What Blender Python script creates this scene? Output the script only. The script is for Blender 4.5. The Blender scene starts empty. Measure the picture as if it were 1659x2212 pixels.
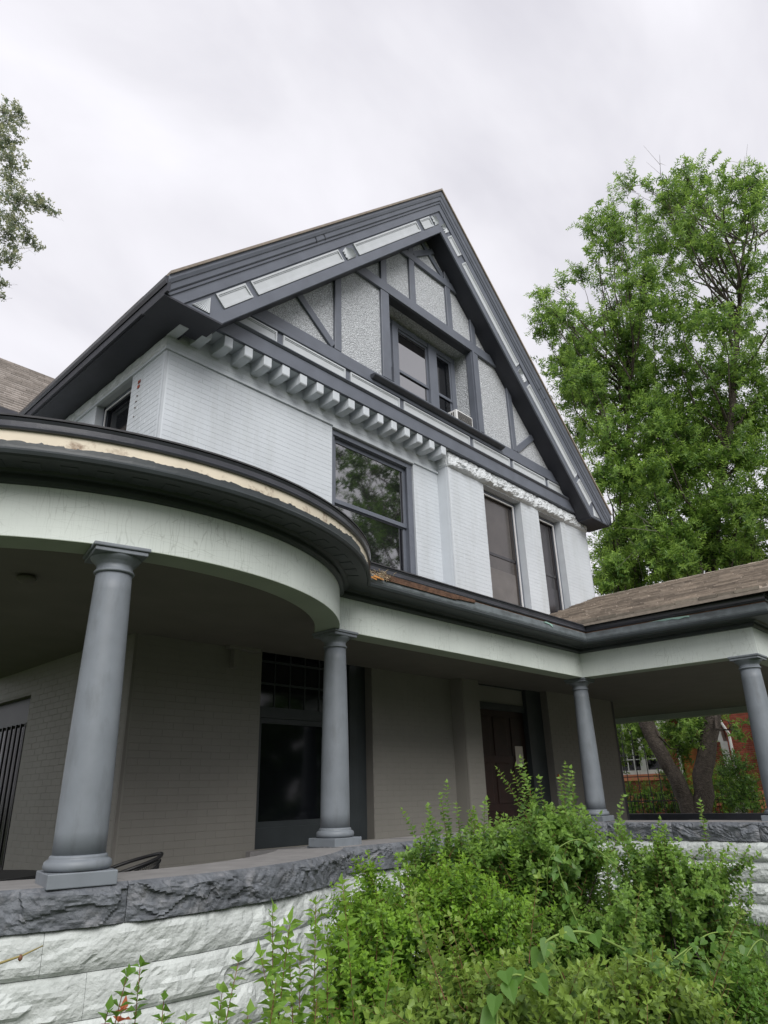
import bpy, bmesh, math, random
import numpy as np
from mathutils import Vector, Matrix

rnd = random.Random(7)
rng = np.random.default_rng(11)
SC = bpy.context.scene
COL = SC.collection
PI = math.pi

# ------------------------------------------------------------------ camera
CAM = Vector((-2.98143, -5.86298, 0.60724))
YAW, PITCH, ROLL = math.radians(47.14435), math.radians(22.25459), math.radians(-1.65978)
fwd = Vector((math.sin(YAW) * math.cos(PITCH), math.cos(YAW) * math.cos(PITCH), math.sin(PITCH)))
rt = Vector((math.cos(YAW), -math.sin(YAW), 0))
up = rt.cross(fwd)
r2 = rt * math.cos(ROLL) + up * math.sin(ROLL)
u2 = up * math.cos(ROLL) - rt * math.sin(ROLL)
cd = bpy.data.cameras.new("camera"); cam = bpy.data.objects.new("camera", cd); COL.objects.link(cam)
M = Matrix((r2, u2, -fwd)).transposed().to_4x4(); M.translation = CAM
cam.matrix_world = M
cd.sensor_fit = 'HORIZONTAL'; cd.sensor_width = 36; cd.lens = 1497.09 / 1659 * 36
cd.clip_start = 0.05; cd.clip_end = 2000
SC.camera = cam

# ------------------------------------------------------------------ sky, sun, exposure
SUN_DIR = Vector((-0.42, -0.70, 0.68)).normalized()     # towards the sun, behind cloud
world = bpy.data.worlds.new("World"); SC.world = world; world.use_nodes = True
nt = world.node_tree; nt.nodes.clear()
wo = nt.nodes.new("ShaderNodeOutputWorld")
bg = nt.nodes.new("ShaderNodeBackground")
sky = nt.nodes.new("ShaderNodeTexSky"); sky.sky_type = 'NISHITA'; sky.sun_disc = False
sky.sun_elevation = math.asin(SUN_DIR.z); sky.sun_rotation = math.atan2(SUN_DIR.x, SUN_DIR.y)
tc = nt.nodes.new("ShaderNodeTexCoord")
mp = nt.nodes.new("ShaderNodeMapping"); mp.inputs['Scale'].default_value = (1.0, 1.9, 1.5); mp.inputs['Rotation'].default_value = (0.5, 0.3, 0.9)
nz = nt.nodes.new("ShaderNodeTexNoise"); nz.inputs['Scale'].default_value = 2.1; nz.inputs['Detail'].default_value = 5; nz.inputs['Roughness'].default_value = 0.5; nz.inputs['Distortion'].default_value = 0.3
rp = nt.nodes.new("ShaderNodeValToRGB")
rp.color_ramp.elements[0].position = 0.30; rp.color_ramp.elements[0].color = (0.70, 0.69, 0.755, 1)
rp.color_ramp.elements[1].position = 0.72; rp.color_ramp.elements[1].color = (1.0, 0.99, 1.05, 1)
e = rp.color_ramp.elements.new(0.5); e.color = (0.86, 0.85, 0.905, 1)
sc1 = nt.nodes.new("ShaderNodeMixRGB"); sc1.blend_type = 'MULTIPLY'; sc1.inputs[0].default_value = 1; sc1.inputs[2].default_value = (0.05,) * 3 + (1,)
mx = nt.nodes.new("ShaderNodeMixRGB"); mx.blend_type = 'MIX'; mx.inputs[0].default_value = 0.94
nt.links.new(tc.outputs['Generated'], mp.inputs[0]); nt.links.new(mp.outputs[0], nz.inputs['Vector'])
nt.links.new(nz.outputs['Fac'], rp.inputs[0]); nt.links.new(sky.outputs[0], sc1.inputs[1])
nt.links.new(sc1.outputs[0], mx.inputs[1]); nt.links.new(rp.outputs[0], mx.inputs[2])
nt.links.new(mx.outputs[0], bg.inputs[0]); bg.inputs[1].default_value = 0.54
nt.links.new(bg.outputs[0], wo.inputs[0])
sl = bpy.data.lights.new("sun", 'SUN'); sl.energy = 1.5; sl.angle = math.radians(40); sl.color = (1.0, 0.98, 0.95)
so = bpy.data.objects.new("sun", sl); COL.objects.link(so)
so.rotation_euler = SUN_DIR.to_track_quat('Z', 'Y').to_euler()
SC.view_settings.view_transform = 'Standard'; SC.view_settings.look = 'None'
SC.view_settings.exposure = 1.0; SC.view_settings.gamma = 1; SC.view_settings.use_curve_mapping = False
SC.cycles.max_bounces = 6; SC.cycles.diffuse_bounces = 3; SC.cycles.glossy_bounces = 3
SC.cycles.use_denoising = True

# ------------------------------------------------------------------ materials
def mat(name, col, rough=0.6, var=0.12, scale=6.0, bump=0.15, bscale=40.0, bdist=0.01, spec=0.4, extra=None, metal=0.0, island=0.0):
    m = bpy.data.materials.new(name); m.use_nodes = True
    n = m.node_tree; b = n.nodes["Principled BSDF"]
    b.inputs['Roughness'].default_value = rough; b.inputs['Metallic'].default_value = metal
    b.inputs['Specular IOR Level'].default_value = spec
    t = n.nodes.new("ShaderNodeTexCoord")
    a = n.nodes.new("ShaderNodeTexNoise"); a.inputs['Scale'].default_value = scale; a.inputs['Detail'].default_value = 6
    n.links.new(t.outputs['Object'], a.inputs['Vector'])
    r = n.nodes.new("ShaderNodeValToRGB")
    lo = [c * (1 - var) for c in col]; hi = [min(1, c * (1 + var)) for c in col]
    r.color_ramp.elements[0].position = 0.3; r.color_ramp.elements[0].color = (*lo, 1)
    r.color_ramp.elements[1].position = 0.7; r.color_ramp.elements[1].color = (*hi, 1)
    n.links.new(a.outputs['Fac'], r.inputs[0])
    out = r.outputs[0]
    if island:
        g = n.nodes.new("ShaderNodeNewGeometry")
        h = n.nodes.new("ShaderNodeHueSaturation")
        mr = n.nodes.new("ShaderNodeMapRange"); mr.inputs[3].default_value = 1 - island; mr.inputs[4].default_value = 1 + island
        oi = n.nodes.new('ShaderNodeObjectInfo'); ad = n.nodes.new('ShaderNodeMath'); ad.operation = 'ADD'; fr_ = n.nodes.new('ShaderNodeMath'); fr_.operation = 'FRACT'
        n.links.new(g.outputs['Random Per Island'], ad.inputs[0]); n.links.new(oi.outputs['Random'], ad.inputs[1]); n.links.new(ad.outputs[0], fr_.inputs[0]); n.links.new(fr_.outputs[0], mr.inputs[0]); n.links.new(mr.outputs[0], h.inputs['Value'])
        n.links.new(out, h.inputs['Color']); out = h.outputs[0]
    if extra: out = extra(n, t, out) or out
    n.links.new(out, b.inputs['Base Color'])
    if bump:
        c = n.nodes.new("ShaderNodeTexNoise"); c.inputs['Scale'].default_value = bscale; c.inputs['Detail'].default_value = 5
        n.links.new(t.outputs['Object'], c.inputs['Vector'])
        bp = n.nodes.new("ShaderNodeBump"); bp.inputs['Strength'].default_value = bump; bp.inputs['Distance'].default_value = bdist
        n.links.new(c.outputs['Fac'], bp.inputs['Height']); n.links.new(bp.outputs[0], b.inputs['Normal'])
    return m

def mixc(n, fac, a, colb, kind='MIX'):
    x = n.nodes.new("ShaderNodeMixRGB"); x.blend_type = kind
    n.links.new(fac, x.inputs[0]); n.links.new(a, x.inputs[1]); x.inputs[2].default_value = (*colb, 1)
    return x.outputs[0]

def dirt(col, lo=0.58, hi=0.72, sc=3.0, stretch=(1, 1, 0.3), amt=0.5):
    def f(n, t, out):
        mpn = n.nodes.new("ShaderNodeMapping"); mpn.inputs['Scale'].default_value = stretch
        a = n.nodes.new("ShaderNodeTexNoise"); a.inputs['Scale'].default_value = sc; a.inputs['Detail'].default_value = 8; a.inputs['Roughness'].default_value = 0.65
        n.links.new(t.outputs['Object'], mpn.inputs[0]); n.links.new(mpn.outputs[0], a.inputs['Vector'])
        r = n.nodes.new("ShaderNodeMapRange"); r.inputs[1].default_value = lo; r.inputs[2].default_value = hi; r.inputs[4].default_value = amt
        n.links.new(a.outputs['Fac'], r.inputs[0])
        return mixc(n, r.outputs[0], out, col)
    return f

def cracks(n, t, out):
    """old paint that has split: upright cracks close together and a few level ones"""
    res = out
    for stretch, sc, w, amt in (((1, 1, 0.06), 27.0, 0.034, 0.33), ((0.16, 0.16, 1), 13.0, 0.014, 0.36)):
        mpn = n.nodes.new("ShaderNodeMapping"); mpn.inputs['Scale'].default_value = stretch
        wn = n.nodes.new("ShaderNodeTexNoise"); wn.inputs['Scale'].default_value = 7
        ad = n.nodes.new("ShaderNodeMixRGB"); ad.blend_type = 'ADD'; ad.inputs[0].default_value = 0.022
        v = n.nodes.new("ShaderNodeTexVoronoi"); v.feature = 'DISTANCE_TO_EDGE'; v.inputs['Scale'].default_value = sc
        n.links.new(t.outputs['Object'], wn.inputs['Vector']); n.links.new(t.outputs['Object'], ad.inputs[1]); n.links.new(wn.outputs['Color'], ad.inputs[2])
        n.links.new(ad.outputs[0], mpn.inputs[0]); n.links.new(mpn.outputs[0], v.inputs['Vector'])
        r = n.nodes.new("ShaderNodeMapRange"); r.inputs[1].default_value = w; r.inputs[2].default_value = 0; r.inputs[3].default_value = 0; r.inputs[4].default_value = 1
        n.links.new(v.outputs['Distance'], r.inputs[0])
        k = n.nodes.new("ShaderNodeTexNoise"); k.inputs['Scale'].default_value = 1.7; n.links.new(t.outputs['Object'], k.inputs['Vector'])
        kr = n.nodes.new("ShaderNodeMapRange"); kr.inputs[1].default_value = 0.34; kr.inputs[2].default_value = 0.66; kr.inputs[4].default_value = amt
        n.links.new(k.outputs['Fac'], kr.inputs[0])
        mm = n.nodes.new("ShaderNodeMath"); mm.operation = 'MULTIPLY'; n.links.new(r.outputs[0], mm.inputs[0]); n.links.new(kr.outputs[0], mm.inputs[1])
        res = mixc(n, mm.outputs[0], res, (0.10, 0.12, 0.08))
    return res

def speck(n, t, out):
    v = n.nodes.new("ShaderNodeTexVoronoi"); v.inputs['Scale'].default_value = 40
    n.links.new(t.outputs['Object'], v.inputs['Vector'])
    r = n.nodes.new("ShaderNodeMapRange"); r.inputs[1].default_value = 0.30; r.inputs[2].default_value = 0.70; r.inputs[4].default_value = 0.5
    n.links.new(v.outputs['Distance'], r.inputs[0])
    return mixc(n, r.outputs[0], out, (0.16, 0.17, 0.19))

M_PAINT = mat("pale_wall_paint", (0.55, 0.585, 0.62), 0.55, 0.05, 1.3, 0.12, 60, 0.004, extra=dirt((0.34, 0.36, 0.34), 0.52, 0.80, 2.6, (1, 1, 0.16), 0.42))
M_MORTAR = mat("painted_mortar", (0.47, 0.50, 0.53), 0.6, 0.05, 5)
M_SHADED = mat("porch_shaded_wall_paint", (0.225, 0.216, 0.192), 0.55, 0.05, 2.0, 0.10, 60, 0.004)  # porch shade and brown bounce light put into the lower wall colour
M_SHADED2 = mat("porch_shaded_mortar", (0.19, 0.18, 0.16), 0.6, 0.05, 5)  # joints of the lower wall, darkened by the same painted-in shade
M_CEIL = mat("porch_ceiling_paint", (0.155, 0.148, 0.125), 0.7, 0.08, 2)  # ceiling colour darkened too, with the shade under the porch
M_TRIM = mat("slate_trim_paint", (0.124, 0.137, 0.166), 0.45, 0.10, 3.0, 0.15, 50, 0.004)
M_TRIMD = mat("dark_cornice_paint", (0.048, 0.053, 0.064), 0.5, 0.15, 3.0, 0.2, 40, 0.005)
M_CORN = mat("green_black_cornice_paint", (0.036, 0.043, 0.046), 0.45, 0.15, 3.0, 0.2, 40, 0.005)
M_EAVE = mat("navy_black_eave_paint", (0.030, 0.032, 0.042), 0.5, 0.15, 3.0, 0.2, 40, 0.004)
M_TRIMW = mat("worn_fascia_paint", (0.135, 0.155, 0.165), 0.55, 0.22, 9.0, 0.5, 45, 0.006, extra=dirt((0.06, 0.065, 0.065), 0.52, 0.66, 9, (0.4, 0.4, 2), 0.6))
M_COLUMN = mat("column_paint", (0.178, 0.198, 0.220), 0.5, 0.09, 5.0, 0.25, 24, 0.004, extra=dirt((0.085, 0.092, 0.095), 0.52, 0.74, 7.0, (1, 1, 0.25), 0.5))
M_FRIEZE = mat("split_frieze_paint", (0.61, 0.655, 0.615), 0.55, 0.06, 2.0, 0.2, 70, 0.004, extra=cracks)
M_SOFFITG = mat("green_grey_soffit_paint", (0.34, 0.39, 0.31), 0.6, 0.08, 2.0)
M_STUCCO = mat("pebbledash", (0.64, 0.665, 0.69), 0.85, 0.16, 30.0, 1.0, 38, 0.05, extra=speck)
M_PANEL = mat("light_panel_paint", (0.50, 0.525, 0.545), 0.5, 0.05, 4.0)
M_ROUGH = mat("rough_painted_stone", (0.56, 0.585, 0.60), 0.6, 0.10, 6.0, 0.5, 22, 0.03, extra=dirt((0.33, 0.35, 0.36), 0.55, 0.75, 5, (1, 1, 1), 0.4))
M_STONE = mat("whitewashed_stone", (0.51, 0.54, 0.525), 0.7, 0.09, 6.0, 0.8, 42, 0.012, extra=dirt((0.30, 0.33, 0.31), 0.54, 0.72, 4, (1, 1, 1), 0.5))
M_CAP = mat("slate_cap_stone", (0.115, 0.125, 0.140), 0.6, 0.30, 7.0, 0.7, 18, 0.035, extra=dirt((0.27, 0.27, 0.28), 0.50, 0.70, 8, (1, 1, 1), 0.65))
M_CAPTOP = mat("cap_stone_top", (0.235, 0.228, 0.225), 0.75, 0.14, 6.0, 0.3, 30, 0.01)
M_METAL = mat("dark_gutter_metal", (0.040, 0.042, 0.052), 0.28, 0.2, 4.0, 0.1, 12, 0.01, spec=0.6)
M_ASPH = mat("black_asphalt_edge", (0.035, 0.035, 0.038), 0.8, 0.3, 10)
M_SHING = mat("brown_shingle", (0.31, 0.265, 0.22), 0.95, 0.16, 14.0, 0.6, 120, 0.006, island=0.34)
M_SHINGS = mat("grey_brown_shingle", (0.27, 0.245, 0.225), 0.95, 0.16, 14.0, 0.6, 120, 0.006, island=0.16)
M_WOODN = mat("bare_cream_wood", (0.70, 0.625, 0.50), 0.7, 0.08, 3.0, 0.2, 30, 0.004, extra=dirt((0.17, 0.09, 0.05), 0.54, 0.70, 7.5, (1, 1, 1), 0.85))
M_RUST = mat("rotten_brown_wood", (0.105, 0.056, 0.034), 0.85, 0.4, 12.0, 0.7, 40, 0.02)
M_GLASS = mat("dark_window_glass", (0.012, 0.012, 0.014), 0.03, 0.05, 3.0, 0.0, spec=1.0)
M_GLASS.node_tree.nodes["Principled BSDF"].inputs['IOR'].default_value = 2.3
M_GLASSD = mat("porch_window_glass", (0.006, 0.007, 0.009), 0.06, 0.05, 3.0, 0.0, spec=0.35)
M_SCREEN = mat("brown_insect_screen", (0.060, 0.052, 0.047), 0.16, 0.15, 2.5, 0.0, spec=0.7)
M_SCREEN2 = mat("dark_insect_screen", (0.024, 0.022, 0.024), 0.18, 0.15, 2.5, 0.0, spec=0.6)
M_WHITEM = mat("white_metal", (0.70, 0.70, 0.70), 0.35, 0.05)
M_DOOR = mat("dark_brown_door_wood", (0.020, 0.008, 0.006), 0.45, 0.3, 5.0, 0.2, 20, 0.004)
M_PAPER = mat("taped_paper", (0.55, 0.50, 0.44), 0.8, 0.05)
M_BRASS = mat("orange_brass", (0.55, 0.16, 0.05), 0.3, 0.1, metal=0.3)
M_IRON = mat("black_iron", (0.012, 0.012, 0.013), 0.45, 0.2)
M_NBRICK = mat("red_brick", (0.30, 0.072, 0.045), 0.85, 0.12, 8.0, 0.3, 60, 0.005, island=0.28)
M_NMORT = mat("red_mortar", (0.36, 0.22, 0.17), 0.9)
M_PEACH = mat("peach_painted_stone", (0.62, 0.24, 0.13), 0.8, 0.1)
M_WHITE = mat("white_paint", (0.74, 0.74, 0.72), 0.5, 0.05)
M_BARK = mat("grey_bark", (0.085, 0.070, 0.058), 0.9, 0.35, 10.0, 1.0, 26, 0.06)
M_BARKL = mat("pale_dead_bark", (0.20, 0.18, 0.165), 0.9, 0.2, 10.0)
M_GROUND = mat("lawn_and_soil", (0.055, 0.075, 0.028), 0.95, 0.35, 1.2, 0.6, 8, 0.05)
M_STEMR = mat("reddish_stem", (0.16, 0.075, 0.040), 0.7, 0.2)
M_STEMG = mat("green_stem", (0.16, 0.24, 0.05), 0.6, 0.2)
M_STRAW = mat("dry_straw", (0.45, 0.36, 0.24), 0.9, 0.3, 20, 0.5)

def leafmat(name, col, island=0.35, trans=0.35, rough=0.45, young=0.9):
    m = bpy.data.materials.new(name); m.use_nodes = True
    n = m.node_tree; b = n.nodes["Principled BSDF"]; o = n.nodes["Material Output"]
    g = n.nodes.new("ShaderNodeNewGeometry")
    r = n.nodes.new("ShaderNodeValToRGB")
    r.color_ramp.elements[0].color = (col[0] * (1 - island) * 0.8, col[1] * (1 - island), col[2] * (1 - island), 1)
    r.color_ramp.elements[1].color = (col[0] * (1 + island * 1.5), col[1] * (1 + island), col[2] * (1 + island * 0.4), 1)
    n.links.new(g.outputs['Random Per Island'], r.inputs[0]); n.links.new(r.outputs[0], b.inputs['Base Color'])
    ag = n.nodes.new("ShaderNodeAttribute"); ag.attribute_name = 'age'
    pw_ = n.nodes.new("ShaderNodeMath"); pw_.operation = 'POWER'; pw_.inputs[1].default_value = 2.2; n.links.new(ag.outputs['Fac'], pw_.inputs[0])
    ml = n.nodes.new("ShaderNodeMath"); ml.operation = 'MULTIPLY'; ml.inputs[1].default_value = young; n.links.new(pw_.outputs[0], ml.inputs[0])
    yg = mixc(n, ml.outputs[0], r.outputs[0], (min(1, col[0] * 2.3), min(1, col[1] * 1.9), col[2] * 1.5))
    b.inputs['Roughness'].default_value = rough; b.inputs['Specular IOR Level'].default_value = 0.45
    n.links.new(yg, b.inputs['Base Color'])
    t = n.nodes.new("ShaderNodeBsdfTranslucent"); mxs = n.nodes.new("ShaderNodeMixShader"); mxs.inputs[0].default_value = trans
    hs = n.nodes.new("ShaderNodeHueSaturation"); hs.inputs['Value'].default_value = 1.5; hs.inputs['Hue'].default_value = 0.485
    n.links.new(yg, hs.inputs['Color']); n.links.new(hs.outputs[0], t.inputs[0])
    n.links.new(b.outputs[0], mxs.inputs[1]); n.links.new(t.outputs[0], mxs.inputs[2]); n.links.new(mxs.outputs[0], o.inputs[0])
    return m
L_TREE = leafmat("ash_leaf", (0.130, 0.250, 0.060), 0.45, 0.5)
L_TREE2 = leafmat("greyish_leaf", (0.19, 0.235, 0.16), 0.25, 0.45)
L_BOX = leafmat("boxwood_leaf", (0.118, 0.245, 0.036), 0.5, 0.45)
L_ROUND = leafmat("round_blue_green_leaf", (0.110, 0.220, 0.055), 0.5, 0.45)
L_OLIVE = leafmat("olive_leaf", (0.115, 0.205, 0.048), 0.5, 0.4)
L_DARK = leafmat("dark_green_leaf", (0.060, 0.145, 0.027), 0.5, 0.38)
L_VINE = leafmat("bright_vine_leaf", (0.105, 0.220, 0.040), 0.2, 0.45)
L_RED = leafmat("reddish_young_leaf", (0.22, 0.085, 0.045), 0.4)

# ------------------------------------------------------------------ object helpers
def link(o, parent=None):
    COL.objects.link(o)
    if parent is not None: o.parent = parent
    return o
def thing(name, loc, label, cat, group=None):
    o = bpy.data.objects.new(name, None); o.location = loc; o.empty_display_size = 0.2
    link(o); o['label'] = label; o['category'] = cat
    if group: o['group'] = group
    return o
def tagt(o, label, cat, group=None):
    o['label'] = label; o['category'] = cat
    if group: o['group'] = group
    return o
def mesh(name, V, F, m, parent=None, smooth=False, mats=None, fm=None, kind=None):
    """vertices are world coordinates; the mesh is stored relative to its thing"""
    d = bpy.data.meshes.new(name)
    off = Vector((0, 0, 0)); p = parent
    while p is not None: off += p.location; p = p.parent
    V = np.asarray(V, dtype=float) - np.array(off)
    d.from_pydata(V.tolist(), [], [list(map(int, f)) for f in F]); 
    if mats:
        for q in mats: d.materials.append(q)
        if fm is not None: d.polygons.foreach_set('material_index', np.asarray(fm, dtype=np.int32))
    else: d.materials.append(m)
    if smooth: d.polygons.foreach_set('use_smooth', np.ones(len(d.polygons), dtype=bool))
    d.update()
    o = bpy.data.objects.new(name, d); link(o, parent)
    if kind: o['kind'] = kind
    return o
def tri_mesh(name, V, Fq, m, parent=None, kind=None, smooth=False, age=None):
    """big arrays: V (n,3), Fq (k,c) with equal corner counts"""
    d = bpy.data.meshes.new(name)
    off = Vector((0, 0, 0)); p = parent
    while p is not None: off += p.location; p = p.parent
    V = np.asarray(V, dtype=np.float32) - np.array(off, dtype=np.float32)
    k, c = Fq.shape
    d.vertices.add(len(V)); d.vertices.foreach_set('co', V.ravel())
    d.loops.add(k * c); d.loops.foreach_set('vertex_index', Fq.astype(np.int32).ravel())
    d.polygons.add(k); d.polygons.foreach_set('loop_start', np.arange(0, k * c, c, dtype=np.int32))
    d.polygons.foreach_set('loop_total', np.full(k, c, dtype=np.int32))
    if smooth: d.polygons.foreach_set('use_smooth', np.ones(k, dtype=bool))
    if age is not None:
        at_ = d.attributes.new('age', 'FLOAT', 'POINT'); at_.data.foreach_set('value', np.asarray(age, dtype=np.float32))
    d.materials.append(m); d.update(calc_edges=True)
    o = bpy.data.objects.new(name, d); link(o, parent)
    if kind: o['kind'] = kind
    return o

BF = [(0, 3, 2, 1), (4, 5, 6, 7), (0, 1, 5, 4), (1, 2, 6, 5), (2, 3, 7, 6), (3, 0, 4, 7)]
class MB:
    def __init__(s): s.v = []; s.f = []
    def add(s, V, F):
        k = len(s.v); s.v += [tuple(x) for x in V]; s.f += [tuple(i + k for i in f) for f in F]; return s
    def box(s, a, b):
        (x0, y0, z0), (x1, y1, z1) = a, b
        if x0 > x1: x0, x1 = x1, x0
        if y0 > y1: y0, y1 = y1, y0
        if z0 > z1: z0, z1 = z1, z0
        return s.add([(x0, y0, z0), (x1, y0, z0), (x1, y1, z0), (x0, y1, z0), (x0, y0, z1), (x1, y0, z1), (x1, y1, z1), (x0, y1, z1)], BF)
    def hexa(s, P): return s.add(P, BF)
    def prism(s, poly, axis, a, b):
        """poly: 2D points; axis 'y': (x,z) extruded over y"""
        n = len(poly)
        if axis == 'y': V = [(p[0], a, p[1]) for p in poly] + [(p[0], b, p[1]) for p in poly]
        elif axis == 'x': V = [(a, p[0], p[1]) for p in poly] + [(b, p[0], p[1]) for p in poly]
        else: V = [(p[0], p[1], a) for p in poly] + [(p[0], p[1], b) for p in poly]
        F = [tuple(range(n))[::-1], tuple(range(n, 2 * n))] + [(i, (i + 1) % n, n + (i + 1) % n, n + i) for i in range(n)]
        return s.add(V, F)
    def tube(s, pts, r, n=6):
        pts = [Vector(p) for p in pts]
        rr = r if isinstance(r, (list, tuple)) else [r] * len(pts)
        k = len(s.v)
        for i, p in enumerate(pts):
            t = (pts[min(i + 1, len(pts) - 1)] - pts[max(i - 1, 0)]).normalized()
            a = t.orthogonal() if abs(t.z) > 0.9 else t.cross(Vector((0, 0, 1)))
            a.normalize(); b = t.cross(a)
            for j in range(n):
                q = p + (a * math.cos(2 * PI * j / n) + b * math.sin(2 * PI * j / n)) * rr[i]; s.v.append(tuple(q))
        for i in range(len(pts) - 1):
            for j in range(n): s.f.append((k + i * n + j, k + i * n + (j + 1) % n, k + (i + 1) * n + (j + 1) % n, k + (i + 1) * n + j))
        s.f.append(tuple(k + j for j in range(n))[::-1]); s.f.append(tuple(k + (len(pts) - 1) * n + j for j in range(n)))
        return s
    def lathe(s, c, prof, n=40):
        k = len(s.v)
        for (r, z) in prof:
            for j in range(n): s.v.append((c[0] + r * math.cos(2 * PI * j / n), c[1] + r * math.sin(2 * PI * j / n), c[2] + z))
        for i in range(len(prof) - 1):
            for j in range(n): s.f.append((k + i * n + j, k + i * n + (j + 1) % n, k + (i + 1) * n + (j + 1) % n, k + (i + 1) * n + j))
        s.f.append(tuple(k + j for j in range(n))[::-1]); s.f.append(tuple(k + (len(prof) - 1) * n + j for j in range(n)))
        return s
    def build(s, name, m, parent=None, smooth=False, kind=None): return mesh(name, s.v, s.f, m, parent, smooth, kind=kind)
def box(name, a, b, m, parent=None, bevel=0.0):
    o = MB().box(a, b).build(name, m, parent)
    if bevel:
        x = o.modifiers.new("b", 'BEVEL'); x.width = bevel; x.segments = 2
    return o
def bev(o, w=0.01, seg=2):
    x = o.modifiers.new("b", 'BEVEL'); x.width = w; x.segments = seg; x.limit_method = 'ANGLE'; return o

# ------------------------------------------------------------------ main dimensions (metres; cap of porch wall near z 0.16, ground z -1)
G0 = -1.0
XL, XR = 0.895, 12.32            # house corners
YW, YP, YG = 1.76, 1.50, 1.42    # main wall, projecting bay, gable band
XPI = 6.80                       # where the bay steps forward
AX, AZ = 6.555, 13.08            # gable apex
Q = math.sqrt(0.5)

# ------------------------------------------------------------------ ground
gm = MB()
N = 24
gx = np.linspace(-60, 90, N); gy = np.linspace(-60, 90, N)
V = [(x * abs(x) / 60 if False else x, y, G0 + 0.03 * rnd.uniform(-1, 1)) for y in gy for x in gx]
F = [(j * N + i, j * N + i + 1, (j + 1) * N + i + 1, (j + 1) * N + i) for j in range(N - 1) for i in range(N - 1)]
g = mesh("ground", V, F, M_GROUND, smooth=True); g['kind'] = 'structure'
g2 = mesh("far_ground", [(-900, -900, G0 - 0.06), (900, -900, G0 - 0.06), (900, 900, G0 - 0.06), (-900, 900, G0 - 0.06)], [(0, 1, 2, 3)], M_GROUND); g2['kind'] = 'structure'

# ================================================================== HOUSE
house = thing("house", (XL, YW, G0), "pale grey painted brick house with half-timbered gable and steep roof", "house")

def wall(name, axis, pos, u0, u1, z0, z1, holes, m, parent, depth=0.30, inward=1):
    """upright wall with openings and reveals. axis 'y': plane y=pos, u is x. inward: sign of the direction into the house"""
    us = sorted({u0, u1, *[h[0] for h in holes], *[h[1] for h in holes]})
    zs = sorted({z0, z1, *[h[2] for h in holes], *[h[3] for h in holes]})
    V, F = [], []
    def P(u, z, d): return (u, pos + d * inward, z) if axis == 'y' else (pos + d * inward, u, z)
    def quad(*p):
        k = len(V); V.extend(p); F.append((k, k + 1, k + 2, k + 3))
    for i in range(len(us) - 1):
        for j in range(len(zs) - 1):
            uc, zc = (us[i] + us[i + 1]) / 2, (zs[j] + zs[j + 1]) / 2
            if any(h[0] < uc < h[1] and h[2] < zc < h[3] for h in holes): continue
            quad(P(us[i], zs[j], 0), P(us[i + 1], zs[j], 0), P(us[i + 1], zs[j + 1], 0), P(us[i], zs[j + 1], 0))
    for (a, b, c, d) in holes:
        quad(P(a, c, 0), P(a, d, 0), P(a, d, depth), P(a, c, depth))
        quad(P(b, c, 0), P(b, d, 0), P(b, d, depth), P(b, c, depth))
        quad(P(a, d, 0), P(b, d, 0), P(b, d, depth), P(a, d, depth))
        quad(P(a, c, 0), P(b, c, 0), P(b, c, depth), P(a, c, depth))
    return mesh(name, V, F, m, parent)

ZB = -0.95
BIGW = (4.005, 6.075, 4.05, 6.405)
W2 = (7.98, 9.37, 3.95, 6.50)
W3 = (10.09, 11.06, 3.95, 6.50)
F1W = (2.735, 4.84, 0.03, 2.86)
DOOR = (7.275, 9.56, -0.45, 2.67)
SPL = 3.3    # porch roof line: plain wall colour above, shade-darkened colour below
wall("wall", 'y', YW, XL, XPI, SPL, 6.86, [BIGW], M_MORTAR, house)
wall("wall", 'y', YP, XPI, XR, SPL, 6.86, [W2, W3], M_MORTAR, house)
wall("wall", 'y', YW, XL, XPI, ZB, SPL, [F1W], M_SHADED2, house)
wall("wall", 'y', YP, XPI, XR, ZB, SPL, [DOOR], M_SHADED2, house)
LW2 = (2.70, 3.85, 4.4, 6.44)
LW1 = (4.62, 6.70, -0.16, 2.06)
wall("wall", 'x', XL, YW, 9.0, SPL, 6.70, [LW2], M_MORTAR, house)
wall("wall", 'x', XL, YW, 9.0, ZB, SPL, [LW1], M_SHADED2, house)
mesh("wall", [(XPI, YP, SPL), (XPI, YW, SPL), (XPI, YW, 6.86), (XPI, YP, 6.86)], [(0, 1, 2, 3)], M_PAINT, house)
mesh("wall", [(XPI, YP, ZB), (XPI, YW, ZB), (XPI, YW, SPL), (XPI, YP, SPL)], [(0, 1, 2, 3)], M_SHADED, house)
mesh("wall", [(XR, YP, ZB), (XR, 9, ZB), (XR, 9, 6.86), (XR, YP, 6.86)], [(0, 1, 2, 3)], M_PAINT, house)
mesh("wall", [(XL, 9, ZB), (XR, 9, ZB), (XR, 9, 6.7), (XL, 9, 6.7)], [(0, 1, 2, 3)], M_PAINT, house)
# rounded brick corners
def corner(x, y, z0, z1, m, dx, dy, r=0.055, pad=0.0035):
    mb = MB(); n = 6; cx, cy = x + dx * r, y + dy * r
    prof = []
    for k in range(n + 1):
        a = k / n * PI / 2
        prof.append((cx - dx * math.cos(a) * (r + pad), cy - dy * math.sin(a) * (r + pad)))
    prof.append((cx, cy + dy * 0)); 
    mb.prism(prof, 'z', z0, z1); return mb.build("corner_moulding", m, house, False)
corner(XL, YW, SPL, 6.44, M_PAINT, 1, 1); corner(XPI, YP, SPL, 6.52, M_PAINT, 1, 1)
corner(XL, YW, ZB, SPL, M_SHADED, 1, 1); corner(XPI, YP, ZB, SPL, M_SHADED, 1, 1)
corner(XR, YP, SPL, 6.52, M_PAINT, -1, 1); corner(XR, YP, ZB, SPL, M_SHADED, -1, 1)

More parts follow.
